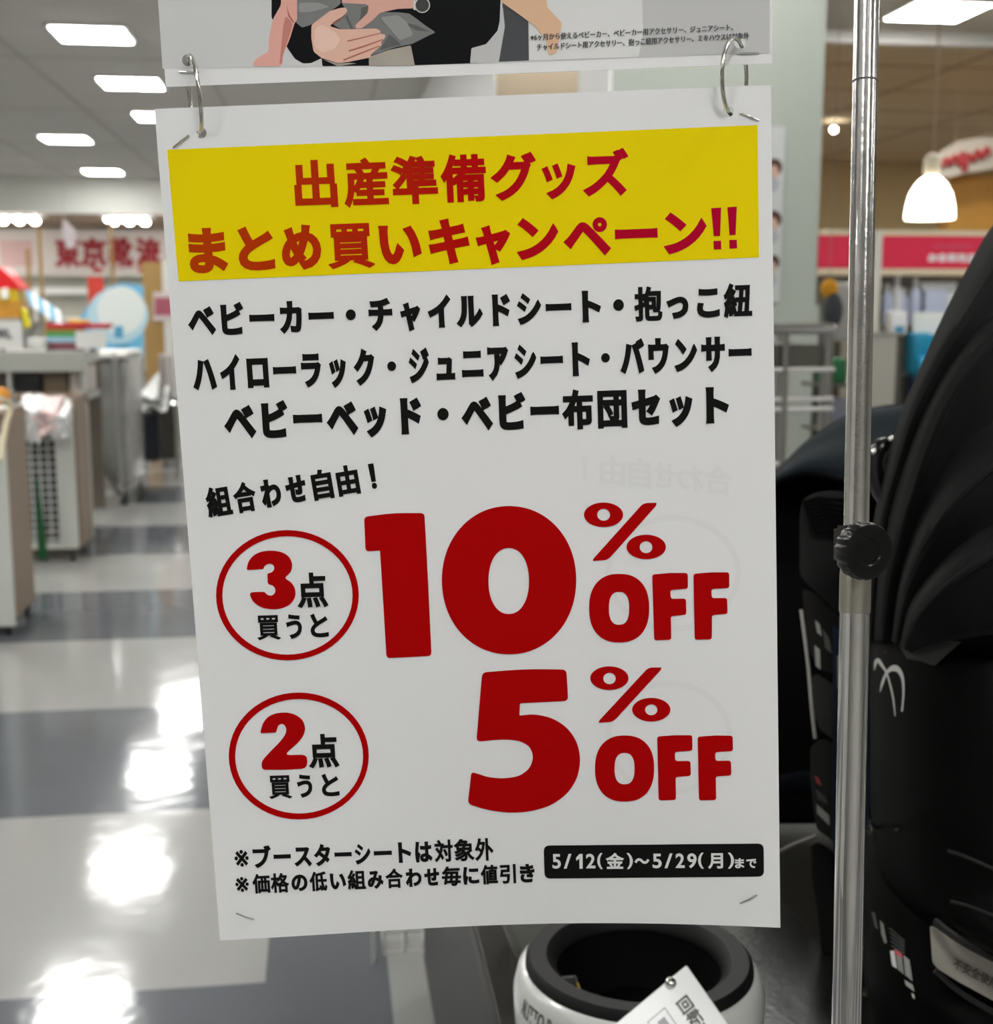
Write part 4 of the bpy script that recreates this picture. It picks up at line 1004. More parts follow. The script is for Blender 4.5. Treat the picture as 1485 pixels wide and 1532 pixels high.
MB_ = MB().box(gx(1362), gx(1414), GY - .06, GY - .05, gz(501), gz(467)).box(gx(1386), gx(1390), GY - .05, GY + .03, gz(492), gz(488))
tag(MB_.build('price_board', mat('board_white', rgb(246, 246, 240), .4), smooth=False), 'blank white card standing in front of the cyan bags', 'card')
for k, (x0, x1, y0, y1, m, lb) in enumerate(((1349, 1378, 497, 560, M_cy, 'upper left cyan bag below the blank white card'), (1380, 1412, 500, 556, M_cy, 'upper right cyan bag below the blank white card'), (1352, 1400, 532, 566, mat('pack_bright_cyan', rgb(40, 166, 214), .3, noise=(7, .3)), 'bright cyan bag at the bottom of the cyan pile'), (1352, 1374, 556, 606, M_nv, 'dark navy bag under the cyan bags'))):
    a, b = gx(x0), gx(x1)
    t = MB().box(a, b, GY - .22 + k * .01 - (.1 if k == 2 else 0), GY - .08 - (.1 if k == 2 else 0), gz(y1), gz(y0), bev=.03)
    tag(t.build('bag', m), lb, 'bag', 'cyan bags before the shelf unit')
tag(MB().box(gx(1350), gx(1412), GY - .34, GY - .06, 0, gz(607)).build('display_plinth', mat('plinth_box', rgb(120, 118, 110), .6), smooth=False), 'low grey plinth carrying the cyan and navy bags', 'plinth')
cab = thing('cabinet', 'grey cabinet right of the chrome pole in front of the shelf unit', 'cabinet', (gx(1325), GY - .6, 0))
cyy = GY - .7
cx_ = lambda x: ony(x, 560, cyy).x; cz_ = lambda y: ony(1320, y, cyy).z
MB().box(cx_(1290), cx_(1339), cyy, cyy + .4, 0, cz_(502)).build('front_panel', mat('cabinet_grey', rgb(172, 170, 160), .5), cab, smooth=False)
MB().box(cx_(1339), cx_(1349), cyy + .02, cyy + .4, 0, cz_(500)).build('side_panel', mat('cabinet_dark', rgb(78, 78, 70), .5), cab, smooth=False)
MB().box(cx_(1288), cx_(1350), cyy - .01, cyy + .41, cz_(502), cz_(498)).build('cabinet_top', mat('cabinet_top', rgb(150, 148, 140), .4), cab, smooth=False)
# things left of the pole
ob = at(1240, 432, 6.0)
tt = thing('soft_toy', 'orange and dark plush toy hanging at the pillar edge under the red header', 'toy', at(1240, 500, 6.0))
MB().ball(ob, .042, (1, .8, 1.1)).build('head', mat('toy_orange', rgb(226, 160, 30), .7), tt, label='orange head')
MB().ball(at(1246, 465, 6.0), .05, (.9, .8, 1.7)).build('body', mat('toy_dark', rgb(58, 62, 66), .7), tt, label='dark body')
MB().box(ob.x - .0012, ob.x + .0012, ob.y - .0012, ob.y + .0012, ob.z + .04, CH).build('hanging_cord', mat('cord_grey', rgb(150, 150, 140), .6), tt, smooth=False)
c = at(1258, 470, 6.2)
t = thing('bag_stand', 'pale grey clear wrapped bag beside the plush toy', 'bag', (c.x, c.y, 0))
MB().box(c.x - .06, c.x + .08, c.y, c.y + .08, c.z - .13, c.z + .15, bev=.03).build('wrap', mat('wrap_grey', rgb(178, 176, 170), .25), t)
MB().tube([(c.x, c.y + .12, 0), (c.x, c.y + .12, c.z + .1)], .02, 10).build('pole', mat('rack_steel', (.42, .41, .39, 1), .3, metal=1), t)
MB().box(c.x - .12, c.x + .12, c.y, c.y + .24, 0, .03).build('foot', mat('plinth_black', rgb(20, 20, 20), .5), t, smooth=False)
for x0, x1, y0, y1, m, lb in ((1234, 1248, 536, 574, mat('green_pack', rgb(22, 96, 52), .5), 'green pack seen behind the chrome rack posts'), (1236, 1249, 596, 640, mat('lilac_pack', rgb(126, 126, 140), .3), 'lilac grey pack low behind the chrome rack posts')):
    a = ony(x0, y1, 4.6); b = ony(x1, y0, 4.6)
    tag(MB().box(a.x, b.x + .05, 4.6, 4.7, a.z, b.z, bev=.01).build('pack', m), lb, 'pack')
gs = ony(1230, 700, 4.58)
t = thing('side_rack', 'low dark rack holding packs beside the pillar', 'rack', (gs.x, 4.6, 0))
for y in (575, 642):
    a = ony(1228, y, 4.56); MB().box(a.x, a.x + .16, 4.56, 4.76, a.z - .012, a.z).build('shelf', mat('rack_dark', rgb(84, 82, 72), .4), t, smooth=False)
for dx in (0, .15): MB().box(gs.x + dx, gs.x + dx + .012, 4.7, 4.715, 0, ony(1230, 520, 4.7).z).build('post', mat('rack_dark', rgb(84, 82, 72), .4), t, smooth=False)
# poster on the pillar
def onp(x, y): return ony(x, y, PY - .004)
a, b = onp(1120, 520), onp(1173, 190)
ps = thing('pillar_poster', 'narrow grey poster with small portrait heads on the pillar beside the sale sign', 'poster', Vector((b.x - .1, PY, a.z)))
MB().box(a.x, b.x, PY - .016, PY - .013, 1.37, b.z).build('poster_sheet', mat('poster_pale', rgb(198, 200, 198), .4), ps, smooth=False)
for (cx, cy, r, hr) in ((1158, 250, 12, 'a'), (1157, 328, 12, 'b'), (1156, 392, 10, 'c')):
    s = MB()
    for poly, mi in ((ell(cx, cy, r, r * 1.1, 20), 0), (ell(cx - 2, cy + 8, r * .7, r * .9, 20), 1), (ell(cx - 6, cy + 26, r * 1.1, 12, 20), 2)):
        s.face([ony(x, y, PY - .0165 - .0006 * (1 + mi)) for x, y in poly][::-1], mi)
    s.build('printed_head', [mat('hair_print', rgb(74, 44, 36), .5), mat('face_print', rgb(206, 168, 150), .5), mat('cloth_print', rgb(170, 172, 178), .5)], ps, smooth=False, label='small printed portrait head')
# arched sign and orange wood wall
WY = 10.8
a, b = ony(1417, 345, WY), ony(1700, 250, WY)
struct('wall_wood', MB().box(a.x, b.x + 1, WY, WY + .2, 0, ony(1450, 262, WY).z), M_wood, smooth=False)
arc = [(1394, 268), (1398, 246), (1410, 226), (1432, 212), (1462, 206), (1500, 204), (1560, 204), (1560, 246), (1500, 250), (1460, 256), (1425, 264)]
fr_ = [ony(x, y, WY - .25) for x, y in arc]
asg = thing('arched_sign', 'white arched shop sign with red script lettering at the upper right', 'sign', fr_[0])
MB().prism(fr_, [p + Vector((0, .06, 0)) for p in fr_]).build('sign_board', mat('arch_white', rgb(206, 196, 180), .5), asg, smooth=False)
scr = MB(); mm = catmull([ony(x, y, WY - .262) for x, y in ((1408, 250), (1416, 238), (1420, 246), (1428, 234), (1434, 246), (1440, 228), (1442, 256), (1448, 232), (1456, 240), (1462, 226), (1468, 236), (1476, 222), (1478, 232))], 5)
scr.tube(mm, .022, 8); scr.build('script_lettering', mat('script_red', rgb(176, 54, 56), .5), asg, label='red script lettering')
for q in (fr_[3], fr_[6]): MB().tube([q + Vector((0, .03, -.02)), Vector((q.x, q.y + .03, CH))], .0025, 8).build('hanger', mat('cord_brown', rgb(150, 128, 100), .6), asg)

# wire basket on the floor, under the sign
wbp = onz(702, 1440, .02); x1_ = wbp.x; y0_ = 2.55; x0_ = onz(577, 1448, .02).x
wb = thing('wire_basket', 'pale grey wire basket standing on the floor below the sale sign', 'basket', ((x0_ + x1_) / 2, y0_, 0))
M_wg = mat('wire_grey', rgb(214, 216, 214), .4)
HB = .62
def grid(mb, o, u, v, nu, nv, r):
    o, u, v = Vector(o), Vector(u), Vector(v)
    for i in range(nu + 1): mb.tube([o + u * (i / nu), o + u * (i / nu) + v], r, 6)
    for j in range(nv + 1): mb.tube([o + v * (j / nv), o + v * (j / nv) + u], r, 6)
g = MB(); grid(g, (x0_, y0_, .02), (x1_ - x0_, 0, 0), (0, 0, HB), 4, 13, .003); g.build('front_grid', M_wg, wb)
g = MB(); grid(g, (x0_ - .02, y0_ + .24, .02), (x1_ - x0_ + .04, 0, 0), (0, 0, HB), 4, 13, .0022); g.build('rear_grid', M_wg, wb)
for xx in (x0_ - .022, x1_ + .004):
    MB().tube([(xx, y0_, .0), (xx, y0_, HB + .02)], .0042, 8).build('leg', mat('leg_white', rgb(214, 216, 208), .4), wb)
    MB().tube([(xx, y0_ + .24, .0), (xx, y0_ + .24, HB + .02)], .0042, 8).build('leg', mat('leg_white', rgb(214, 216, 208), .4), wb)
g = MB(); grid(g, (x0_, y0_, .02), (x1_ - x0_, 0, 0), (0, .24, 0), 4, 4, .002); g.build('bottom_grid', M_wg, wb)

# ================================================================== LEFT AISLE
M_tanp = mat('tan_panel', rgb(140, 122, 104), .55); M_postw = mat('post_white', rgb(212, 215, 208), .45); M_blk = mat('caster_black', rgb(18, 18, 18), .5)
M_film = mat('clear_film', rgb(222, 224, 222), .16, spec=.6, bump=(14, .5, .05), noise=(7, .2))
M_vinyl = mat('clear_vinyl', rgb(146, 146, 142), .2, spec=.5, bump=(10, .5, .05), noise=(6, .35))
def caster(parent, x, y, r=.03):
    MB().lathe((x - .012, y, r), [(r * .6, 0), (r, .004), (r, .02), (r * .6, .024)], 20, axis=(1, 0, 0)).build('caster', M_blk, parent, label='black caster')
# nearest rack
t = thing('goods_rack', 'tan sided goods rack with white corner post at the left edge', 'rack', (-1.6, 5.65, 0))
xk = ony(54, 915, 5.93).x
MB().box(xk - .03, xk, 5.5, 5.93, .06, .93).build('side_panel', M_tanp, t, smooth=False, label='tan side panel')
MB().box(xk - .05, xk + .012, 5.46, 5.5, .05, .84).build('post', M_postw, t, smooth=False, label='white corner post')
MB().box(xk - .9, xk - .03, 5.88, 5.92, .06, .93).build('back_panel', M_tanp, t, smooth=False)
for z in (.08, .45, .9): MB().box(xk - .9, xk - .03, 5.5, 5.9, z, z + .03).build('shelf', M_postw, t, smooth=False)
MB().box(xk - .94, xk - .9, 5.46, 5.92, .05, .93).build('side_panel', M_tanp, t, smooth=False)
for y in (5.52, 5.86): caster(t, xk - .02, y)
caster(t, xk - .86, 5.52); caster(t, xk - .86, 5.86)
MB().tube(catmull([onx(0, 690, xk + .02), onx(8, 640, xk + .02), onx(14, 618, xk + .02), onx(14, 604, xk + .02), onx(0, 596, xk + .02)], 5), .012, 8).build('cream_rail', mat('cream_rail', rgb(226, 214, 182), .5), t, label='cream bent rail')
# green sheet
a = ony(53, 716, 7.04); b = ony(71, 838, 7.04); c_ = ony(57, 838, 7.04)
tag(MB().prism([a, ony(56, 716, 7.04), b, c_], [p + Vector((0, .02, 0)) for p in (a, ony(56, 716, 7.04), b, c_)]).build('green_board', mat('board_green', rgb(0, 78, 34), .5), smooth=False), 'dark green board leaning between the two left racks', 'board')
# white grid rack
GX = onz(105, 838, .05).x; GR = 7.15
t = thing('grid_rack', 'white wire grid rack with tan side panel, second along the left aisle', 'rack', (GX - .3, GR + .2, 0))
x6 = ony(60, 750, GR).x; zt = ony(90, 622, GR).z; z0 = .07
MB().box(ony(88, 750, GR).x, GX, GR - .02, GR + .03, z0, zt + .02).build('post', M_postw, t, smooth=False, label='white corner post')
g = MB(); grid(g, (x6 - .3, GR, z0 + .01), (ony(88, 750, GR).x - x6 + .3, 0, 0), (0, 0, zt - z0 - .02), 9, 17, .006); g.build('wire_grid', mat('grid_white', rgb(196, 198, 196), .4), t)
MB().box(x6 - .34, ony(88, 750, GR).x, GR - .015, GR + .02, z0, z0 + .03).build('lower_rail', M_postw, t, smooth=False)
MB().box(GX - .01, GX + .015, GR + .03, GR + .36, z0, zt + .1).build('side_panel', M_tanp, t, smooth=False, label='tan side panel')
MB().box(x6 - .34, GX - .02, GR + .05, GR + .31, z0 + .1, zt - .1).build('dark_stock', mat('stock_dark', rgb(52, 52, 50), .6, noise=(9, .5)), t, smooth=False, label='dark goods behind the grid')
MB().box(x6 - .34, GX, GR + .33, GR + .36, z0, zt + .1).build('back_panel', M_tanp, t, smooth=False)
for x in (GX - .03, x6 - .3):
    for y in (GR, GR + .32): caster(t, x, y, .035)
# bags in film lying on top of the grid rack
for (x0, x1, y0, y1, m, lb) in ((28, 58, 604, 652, M_film, 'crumpled clear film bag on the front left of the white grid rack'), (54, 84, 606, 640, mat('film_pink', rgb(226, 200, 196), .2, bump=(14, .5, .05), noise=(6, .2)), 'pinkish film wrapped pack on top of the white grid rack'), (80, 100, 612, 646, M_film, 'clear film pack at the corner post of the white grid rack')):
    a, b = ony(x0, y1, GR - .1), ony(x1, y0, GR - .1)
    bx = bmesh.new(); bmesh.ops.create_cube(bx, size=1); bmesh.ops.subdivide_edges(bx, edges=bx.edges[:], cuts=6, use_grid_fill=True)
    rr = random.Random(x0); tl = .35
    for v in bx.verts:
        x, y, z = (c_ + rr.uniform(-.07, .07) for c_ in v.co)
        v.co = Vector(((a.x + b.x) / 2 + x * abs(b.x - a.x) * 1.15, GR - .02 + y * .26, (a.z + b.z) / 2 + z * abs(b.z - a.z) + y * .07))
    mb = MB().bm(bx)
    tag(mb.build('film_bag', m, smooth=True, angle=80), lb, 'bag', 'film wrapped packs on the grid rack')
# hanging grey bag before it
a = ony(24, 640, 6.3)
mb = MB().ball(a, .5, (.09, .06, .26), n=18)
mb.tube([a + Vector((0, 0, .1)), Vector((a.x, a.y, .94)), Vector((a.x - .1, 5.9, .94))], .006, 6)
tag(mb.build('pouch', mat('pouch_grey', rgb(112, 114, 122), .35)), 'grey pouch hanging beside the tan panel of the nearest rack', 'pouch')
bl = onx(4, 590, xk - .05); tag(MB().ball(ony(3, 592, 5.7), .036).build('ball', mat('ball_orange', rgb(228, 150, 40), .5)), 'orange ball on top of the nearest rack at the left edge', 'ball')
# open shelf with dark bins behind
SY_ = 7.9
sx = lambda x: ony(x, 560, SY_).x; sz = lambda y: ony(60, y, SY_).z
t = thing('bin_shelf', 'grey open shelf holding dark bins behind the white grid rack', 'shelf', (sx(60), SY_, 0))
M_gs = mat('shelf_steel', rgb(176, 178, 172), .4)
for y0, y1, n_ in ((545, 526, 'top_board'), (600, 590, 'shelf')):
    MB().box(sx(-60), sx(128), SY_, SY_ + .5, sz(y0), sz(y1)).build(n_, M_gs, t, smooth=False)
MB().box(sx(-60), sx(128), SY_ - .01, SY_ + .0, sz(556), sz(530)).build('fascia', mat('fascia_grey', rgb(170, 172, 164), .5), t, smooth=False)
for x in (10, 122): MB().box(sx(x), sx(x + 6), SY_, SY_ + .04, 0, sz(545)).build('post', M_gs, t, smooth=False)
MB().box(sx(-60), sx(128), SY_ + .48, SY_ + .5, .1, sz(545)).build('back_panel', mat('shelf_back', rgb(128, 118, 106), .6), t, smooth=False)
for x0, x1, m, lb in ((17, 56, mat('bin_black', rgb(40, 43, 45), .3), 'black bin on the left of the open grey shelf'), (60, 96, mat('bin_brown', rgb(112, 96, 78), .5), 'brown bin beside the black one on the open grey shelf'), (100, 126, mat('bin_pale', rgb(196, 186, 178), .5), 'pale beige box at the right of the open grey shelf')):
    tag(MB().box(sx(x0), sx(x1), SY_ + .06, SY_ + .42, sz(590), sz(557 if x0 < 90 else 548), bev=.012).build('storage_bin', m), lb, 'bin', 'bins on the open grey shelf')
# price cards and display goods on the shelf
def cardp(x0, x1, y0, y1, Y, label, text=None, tx=None):
    a, b = ony(x0, y1, Y), ony(x1, y0, Y)
    t = thing('price_card', label, 'price card', Vector(((a.x + b.x) / 2, Y, a.z)))
    MB().box(a.x, b.x, Y, Y + .012, a.z, b.z).build('card_board', mat('card_pale', rgb(226, 226, 222), .4), t, smooth=False)
    if text:
        m = MB(); p0, p1 = ony(tx[0], tx[3], Y - .003), ony(tx[1], tx[2], Y - .003)
        text_on(m, text, p0, (1, 0, 0), (0, 0, 1), p1.x - p0.x, p1.z - p0.z, dil=.003)
        m.build('card_lettering', mat('card_grey_ink', rgb(96, 98, 98), .5), t, smooth=False)
    MB().box((a.x + b.x) / 2 - .01, (a.x + b.x) / 2 + .01, Y + .013, Y + .06, a.z - .02, a.z + .08).build('card_foot', M_blk, t, smooth=False)
cardp(-30, 32, 480, 522, SY_ + .05, 'large white price card with grey figures at the left edge', '90,', (-4, 16, 493, 508))
cardp(114, 158, 495, 521, SY_ + .05, 'small white price card in front of the rainbow coloured boxes')
for k, (y0, y1, m, lb) in enumerate(((484, 492, mat('bx_red', rgb(190, 30, 44), .5), 'red box on top of the rainbow pile'), (492, 497, mat('bx_olive', rgb(150, 130, 40), .5), 'olive yellow box in the rainbow pile'), (497, 504, mat('bx_green', rgb(70, 156, 88), .5), 'green box in the rainbow pile'), (504, 512, mat('bx_blue', rgb(160, 200, 222), .5), 'pale blue box in the rainbow pile'), (512, 525, mat('bx_maroon', rgb(126, 74, 82), .5), 'maroon box at the bottom of the rainbow pile'))):
    Y = SY_ + .2; a, b = ony(69, y1, Y), ony(118 if k else 160, y0, Y)
    tag(MB().box(a.x, b.x, Y, Y + .22, a.z, b.z, bev=.004).build('box', m), lb, 'box', 'rainbow coloured boxes on the grey shelf')
Y = SY_ + .22; a, b = ony(102, 484, Y), ony(128, 478, Y)
tag(MB().box(a.x, b.x, Y, Y + .15, a.z, b.z, bev=.01).build('box', mat('bx_yellow', rgb(232, 190, 80), .5)), 'small yellow box lying on the red box of the rainbow pile', 'box', 'rainbow coloured boxes on the grey shelf')
a, b = ony(40, 522, SY_ + .1), ony(66, 506, SY_ + .1)
tag(MB().box(a.x, b.x, SY_ + .1, SY_ + .2, a.z, b.z, bev=.01).build('box', mat('bx_white', rgb(206, 206, 200), .5)), 'white box between the large price card and the rainbow pile', 'box')
# toy house
HY = 9.3
hx = lambda x, y: ony(x, y, HY)
t = thing('toy_house', 'toy house with red roof and yellow walls at the far left', 'toy house', Vector((hx(10, 480).x, HY, 0)))
def hpoly(L, th=.3): 
    f_ = [hx(x, y) for x, y in L]; return MB().prism(f_, [p + Vector((0, th, 0)) for p in f_])
hpoly([(-40, 392), (0, 400), (14, 412), (30, 432), (22, 434), (-40, 430)]).build('roof', mat('roof_red', rgb(226, 22, 30), .4), t, smooth=False, label='red roof')
hpoly([(-40, 430), (24, 432), (28, 452), (-40, 452)], .28).build('wall', mat('house_yellow', rgb(212, 178, 10), .5), t, smooth=False, label='yellow wall')
hpoly([(2, 432), (12, 430), (13, 446), (3, 447)], -.02).build('window', mat('house_white', rgb(250, 250, 246), .5), t, smooth=False, label='white window')
hpoly([(-40, 450), (29, 450), (30, 476), (-40, 476)], .3).build('base_board', mat('house_orange', rgb(206, 146, 44), .5, noise=(12, .3)), t, smooth=False, label='orange brown base')
hpoly([(31, 460), (37, 463), (43, 488), (37, 492)], .1).build('slide', mat('slide_yellow', rgb(236, 220, 0), .4), t, smooth=False, label='yellow slide')
MB().box(hx(-40, 480).x, hx(30, 480).x, HY, HY + .3, 0, hx(0, 476).z).build('stand', mat('stand_grey', rgb(150, 150, 146), .5), t, smooth=False)
aw = thing('striped_awning', 'blue and white striped awning sloping beside the toy house', 'awning', Vector((hx(60, 460).x, HY + .1, 0)))
for k in range(7):
    x = 29 + k * 8.6; y = 428 + k * 5.6
    f_ = [ony(x, y, HY + .5), ony(x + 9, y + 5.6, HY + .5), ony(x + 12, y + 26, HY + .4), ony(x + 3, y + 22, HY + .4)]
    MB().prism(f_, [p + Vector((0, .03, .01)) for p in f_]).build('stripe_panel', mat('aw_white', rgb(238, 244, 248), .5) if k % 2 == 0 else mat('aw_blue', rgb(116, 180, 214), .5), aw, smooth=False)
for x in (60, 46): MB().tube([ony(x, 450, HY + .52), Vector((ony(x, 450, HY + .52).x, HY + .52, 0))], .015, 8).build('post', M_gs, aw)
# tan thin posts
for x, y0, Y, lb in ((41, 372, 11.0, 'thin tan post behind the toy house'), (58, 340, 13.0, 'second thin tan post right of the one behind the toy house'), (165, 330, 13.5, 'thin tan post crossing the red lettered banner')):
    p_ = ony(x, y0, Y); tag(MB().box(p_.x - .015, p_.x + .015, Y - .015, Y + .015, 0, p_.z).build('post', mat('tan_post', rgb(176, 140, 84), .6), smooth=False), lb, 'post').name = 'display_post'
# blue arched panel
BY = 11.6
t = thing('arched_display', 'light blue arched display panel with white centre, left of the tan column', 'display panel', Vector((ony(170, 500, BY).x, BY, 0)))
ar = [(214, 532), (214, 428)] + [(214 - 40 * 0 - k, y) for k, y in ((12, 425), (28, 423.5), (44, 426), (58, 434), (72, 446), (84, 460), (94, 474), (101, 486))] + [(113, 532)]
f_ = [ony(x, y, BY) for x, y in ar]
MB().prism(f_, [p + Vector((0, .05, 0)) for p in f_]).build('panel_board', mat('panel_blue', rgb(112, 192, 230), .45), t, smooth=False)
MB().face([ony(x, y, BY - .004) for x, y in ell(181, 464, 36, 36, 36)][::-1]).build('white_print', mat('panel_white', rgb(232, 240, 236), .45), t, smooth=False, label='white round print')
MB().face([ony(x, y, BY - .003) for x, y in ell(176, 472, 46, 42, 36)][::-1]).build('pale_print', mat('panel_pale', rgb(190, 224, 236), .45), t, smooth=False, label='pale blue round print')
for x0, x1, y0, y1 in ((171, 184, 488, 506), (172, 192, 514, 527)):
    MB().face([ony(x, y, BY - .005) for x, y in ((x0, y1), (x1, y1), (x1, y0), (x0, y0))]).build('blue_print', mat('panel_deep', rgb(84, 164, 204), .45), t, smooth=False)
MB().box(f_[0].x - .8, f_[0].x, BY, BY + .06, 0, f_[0].z).build('stand', mat('stand_grey', rgb(150, 150, 146), .5), t, smooth=False)
b_ = ony(143, 426, BY + .5)
tag(MB().box(b_.x - .07, b_.x + .06, BY + .5, BY + .6, 0, ony(143, 414, BY + .5).z).build('red_stand', mat('stand_red', rgb(214, 62, 46), .5), smooth=False), 'red display stand peeking above the blue arched panel', 'stand')
# tan column with pink poster
TY = 13.8
a, b = ony(216, 500, TY), ony(246, 500, TY)
struct('pillar_tan', MB().box(a.x, b.x + .0, TY, TY + .4, 0, ony(220, 392, TY).z), mat('tan_column', rgb(176, 142, 84), .6), smooth=False)
struct('trim_column', MB().box(b.x, b.x + .09, TY - .02, TY + .4, 0, ony(220, 392, TY).z), M_wall, smooth=False)
pp_ = thing('pink_poster', 'small pink poster on the tan column beside the sale sign', 'poster', ony(245, 480, TY - .03))
MB().prism([ony(x, y, TY - .03) for x, y in ((229, 480), (262, 480), (262, 437), (229, 437))], [ony(x, y, TY - .012) for x, y in ((229, 480), (262, 480), (262, 437), (229, 437))]).build('poster_sheet', mat('poster_rim', rgb(222, 210, 208), .5), pp_, smooth=False)
MB().face([ony(x, y, TY - .034) for x, y in ((231, 472), (260, 472), (260, 445), (231, 445))]).build('pink_print', mat('poster_pink', rgb(176, 92, 108), .5), pp_, smooth=False, label='dusty pink print')
# film covered garment racks
FYk = 9.2
fx = lambda x, Y=FYk: ony(x, 650, Y).x
t = thing('covered_rack', 'tall rack covered with clear vinyl, right of the tan panels in the left aisle', 'rack', (fx(160), FYk + .4, 0))
zt = ony(160, 527, FYk).z
for x in (133, 147, 176):
    MB().tube([(fx(x), FYk, .05), (fx(x), FYk, zt)], .02, 10).build('post', mat('rack_grey', rgb(150, 151, 148), .35, metal=.3), t)
MB().box(fx(126), fx(192), FYk + .03, FYk + .8, .12, zt - .05, bev=.03).build('vinyl_cover', M_vinyl, t, label='clear vinyl cover')
MB().box(fx(124), fx(194), FYk - .02, FYk + .82, zt - .05, zt, bev=.02).build('top_panel', mat('rack_top', rgb(206, 206, 200), .35), t)
MB().box(fx(124), fx(166), FYk - .06, FYk + .8, .07, .11).build('base_board', M_postw, t, smooth=False)
f_ = [ony(x, y, FYk - .05) for x, y in ((150, 700), (185, 738), (166, 775), (140, 775))]
MB().prism(f_, [p + Vector((0, .03, 0)) for p in f_]).build('vinyl_flap', mat('flap_grey', rgb(176, 172, 168), .3), t, smooth=False, label='loose grey vinyl flap')
MB().tube([ony(146, 688, FYk - .06), ony(182, 742, FYk - .06)], .012, 8).build('brace', mat('brace_dark', rgb(84, 84, 80), .5), t)
for x, y in ((fx(184), FYk), (fx(192), FYk + .5), (fx(150), FYk - .02), (fx(130), FYk + .7)): caster(t, x, y, .05)
q_ = ony(124, 660, FYk - .3)
tag(MB().ball(q_, .5, (.16, .12, .5), n=18).tube([q_, Vector((q_.x, q_.y, 1.0)), Vector((fx(130), FYk, 1.0))], .008, 6).build('hanging_bag', mat('bag_olive', rgb(120, 112, 84), .5)), 'olive beige bag hanging between the grid rack and the covered rack', 'bag')
# navy bag on a low stand
NY = 10.6
nx = lambda x, y=650: ony(x, y, NY)
t = thing('navy_bag', 'dark navy bag hanging below clear film, right of the covered rack', 'bag', nx(220, 690))
f_ = [nx(x, y) for x, y in rounded([(208, 622), (236, 620), (240, 690), (202, 690), (202, 655)], 8, 4)]
MB().prism(f_, [p + Vector((0, .14, 0)) for p in f_]).build('body', mat('bag_navy', rgb(14, 18, 30), .6), t, bevel=.02)
MB().tube(catmull([nx(212, 624) + Vector((0, .07, 0)), nx(216, 612) + Vector((0, .07, 0)), nx(228, 612) + Vector((0, .07, 0)), nx(232, 622) + Vector((0, .07, 0))], 5), .01, 8).build('handle', mat('bag_navy', rgb(14, 18, 30), .6), t)
M_film2 = mat('bright_film', rgb(226, 228, 224), .12, spec=.8, bump=(9, .6, .08))
t = thing('garment_rail', 'low garment rail draped with bright clear film above the navy bag', 'garment rail', Vector((nx(215).x, NY + .2, 0)))
MB().tube([nx(196, 606) + Vector((0, .07, 0)), nx(262, 606) + Vector((0, .07, 0))], .014, 8).build('rail', M_steel, t)
for x in (197, 262): MB().tube([nx(x, 606) + Vector((0, .07, 0)), Vector((nx(x).x, NY + .07, 0))], .016, 8).build('leg', mat('leg_dull', rgb(140, 140, 132), .5), t)
for k, (x0, y0, x1, y1) in enumerate(((192, 604, 238, 586), (214, 622, 252, 604))):
    a, b = nx(x0, y0), nx(x1, y1); rows = []
    for i in range(6):
        q = a.lerp(b, i / 5); rows.append([q + Vector((0, -.12 + j * .1, .05 * math.sin(j * 1.4 + i) + .05 * (2 - abs(j - 2)))) for j in range(5)])
    vv, ff = loft(rows, 4, 4); MB().add(vv, ff).build('film_cover', M_film2, t, solid=.004, label='bright crinkled film')
MB().box(nx(198).x, nx(262).x, NY + .3, NY + .34, .12, nx(230, 600).z).build('back_goods', mat('goods_grey', rgb(84, 82, 74), .6, noise=(6, .4)), t, smooth=False, label='dull grey goods behind')
tr = MB().box(nx(214, 570).x, nx(224, 570).x, NY + 1, NY + 1.1, 0, nx(214, 536).z); tag(tr.build('canister', mat('can_grey', rgb(150, 140, 136), .3), bevel=.02), 'grey upright container right of the blue arched panel', 'container')
tr = MB().box(nx(226, 570).x, nx(236, 570).x, NY + 1, NY + 1.1, 0, nx(226, 538).z); tag(tr.build('canister', mat('can_pale', rgb(176, 170, 168), .3), bevel=.02), 'paler grey upright container against the tan column', 'container')
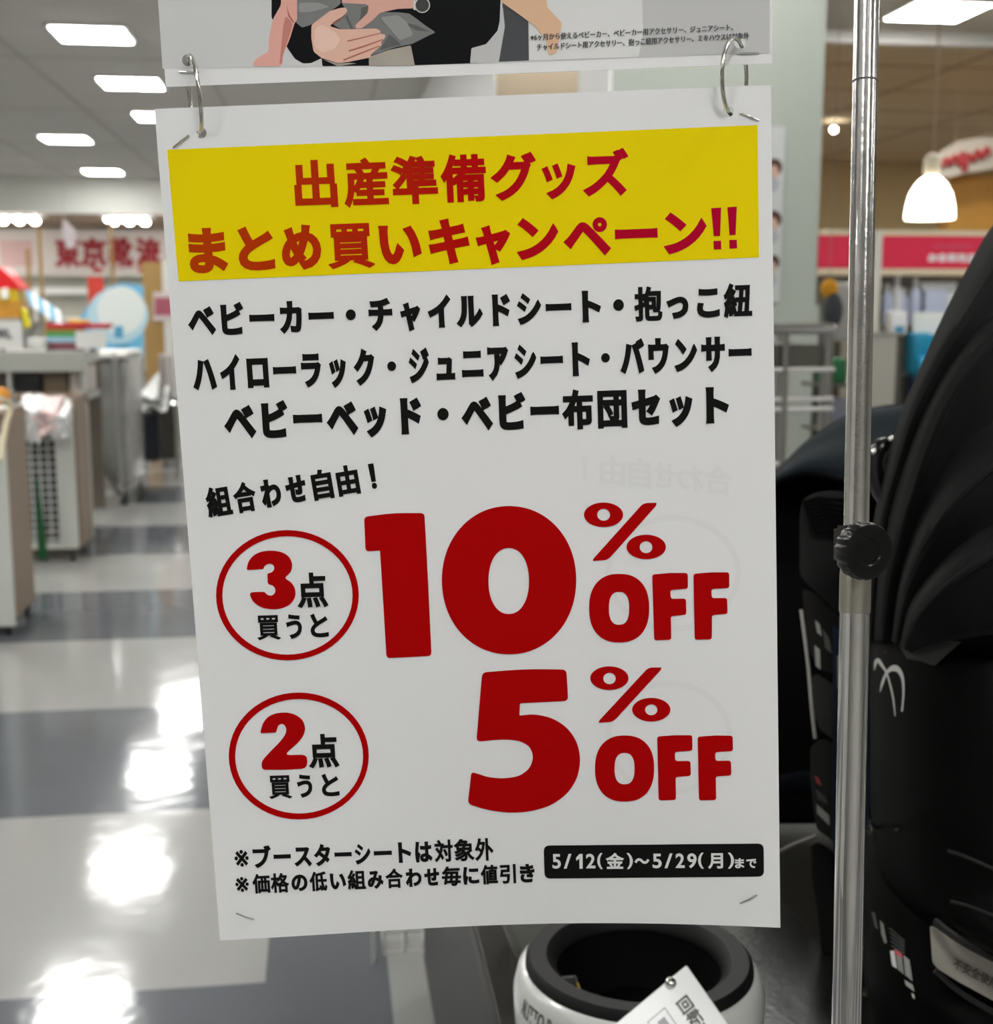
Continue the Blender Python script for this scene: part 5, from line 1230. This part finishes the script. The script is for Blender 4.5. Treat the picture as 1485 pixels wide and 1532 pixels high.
# neighbour shop: banner and shelves
NBY = 27.2
bn = thing('shop_banner', 'white banner with large red characters high on the far wall', 'banner', ony(120, 412, NBY))
a, b = ony(-40, 411, NBY), ony(262, 346, NBY)
MB().box(a.x, b.x, NBY - .02, NBY, a.z, b.z).build('banner_board', mat('banner_white', rgb(246, 238, 234), .5), bn, smooth=False)
tm = MB()
for ch, x0, x1 in (('東', 85, 117), ('京', 123, 156), ('靴', 164, 196), ('流', 206, 238)):
    p0, p1 = ony(x0, 398, NBY - .025), ony(x1, 357, NBY - .025); text_on(tm, ch, p0, (1, 0, 0), (0, 0, 1), p1.x - p0.x, p1.z - p0.z, dil=.022)
tm.build('banner_lettering', mat('banner_red', rgb(186, 40, 56), .5), bn, smooth=False, label='red banner characters')
a, b = ony(2, 398, NBY), ony(48, 360, NBY)
MB().box(a.x, b.x, NBY - .03, NBY - .021, a.z, b.z).build('pink_print', mat('banner_pink', rgb(236, 200, 198), .5), bn, smooth=False, label='faded pink print')
sh = thing('shoe_shelf', 'pale wide shelf unit along the far wall under the red lettered banner', 'shelf unit', Vector((ony(110, 460, NBY - .6).x, NBY - .6, 0)))
Z = lambda y: ony(100, y, NBY - .6).z
X = lambda x: ony(x, 450, NBY - .6).x
MB().box(X(-60), X(262), NBY - .25, NBY - .2, .1, Z(412)).build('back_panel', mat('far_grey', rgb(190, 190, 180), .6), sh, smooth=False)
for y0, y1, m in ((413, 407, mat('far_white', rgb(226, 222, 214), .5)), (440, 430, mat('far_bright', rgb(246, 248, 246), .5)), (480, 474, mat('far_white', rgb(226, 222, 214), .5))):
    MB().box(X(-60), X(262), NBY - .6, NBY - .2, Z(y0), Z(y1)).build('shelf', m, sh, smooth=False)
MB().box(X(-60), X(262), NBY - .6, NBY - .2, 0, .1).build('plinth', mat('plinth_grey', rgb(90, 88, 80), .6), sh, smooth=False)
for i, (x, lb) in enumerate(((140, 'first'), (208, 'second'))):
    tag(MB().box(X(x), X(x + 12), NBY - .55, NBY - .3, Z(407), Z(400)).build('box', mat('far_red', rgb(206, 50, 48), .5), smooth=False), ('red box on top of the far shelf left of the blue panel top' if i == 0 else 'red box on top of the far shelf beside the tan column'), 'box')
pe = thing('pennant', 'white paper pennant hanging in front of the red banner', 'pennant', ony(105, 372, 20))
f_ = [ony(x, y, 20) for x, y in ((93, 331), (98, 330), (113, 346), (112, 370), (99, 372), (95, 352))]
MB().prism(f_, [p + Vector((0, .04, 0)) for p in f_]).build('paper', mat('pennant_white', rgb(236, 224, 226), .5), pe, smooth=False)
MB().tube([f_[0] + Vector((.02, .02, -.01)), Vector((f_[0].x + .02, 20.02, CH))], .006, 6).build('string', M_lframe, pe)
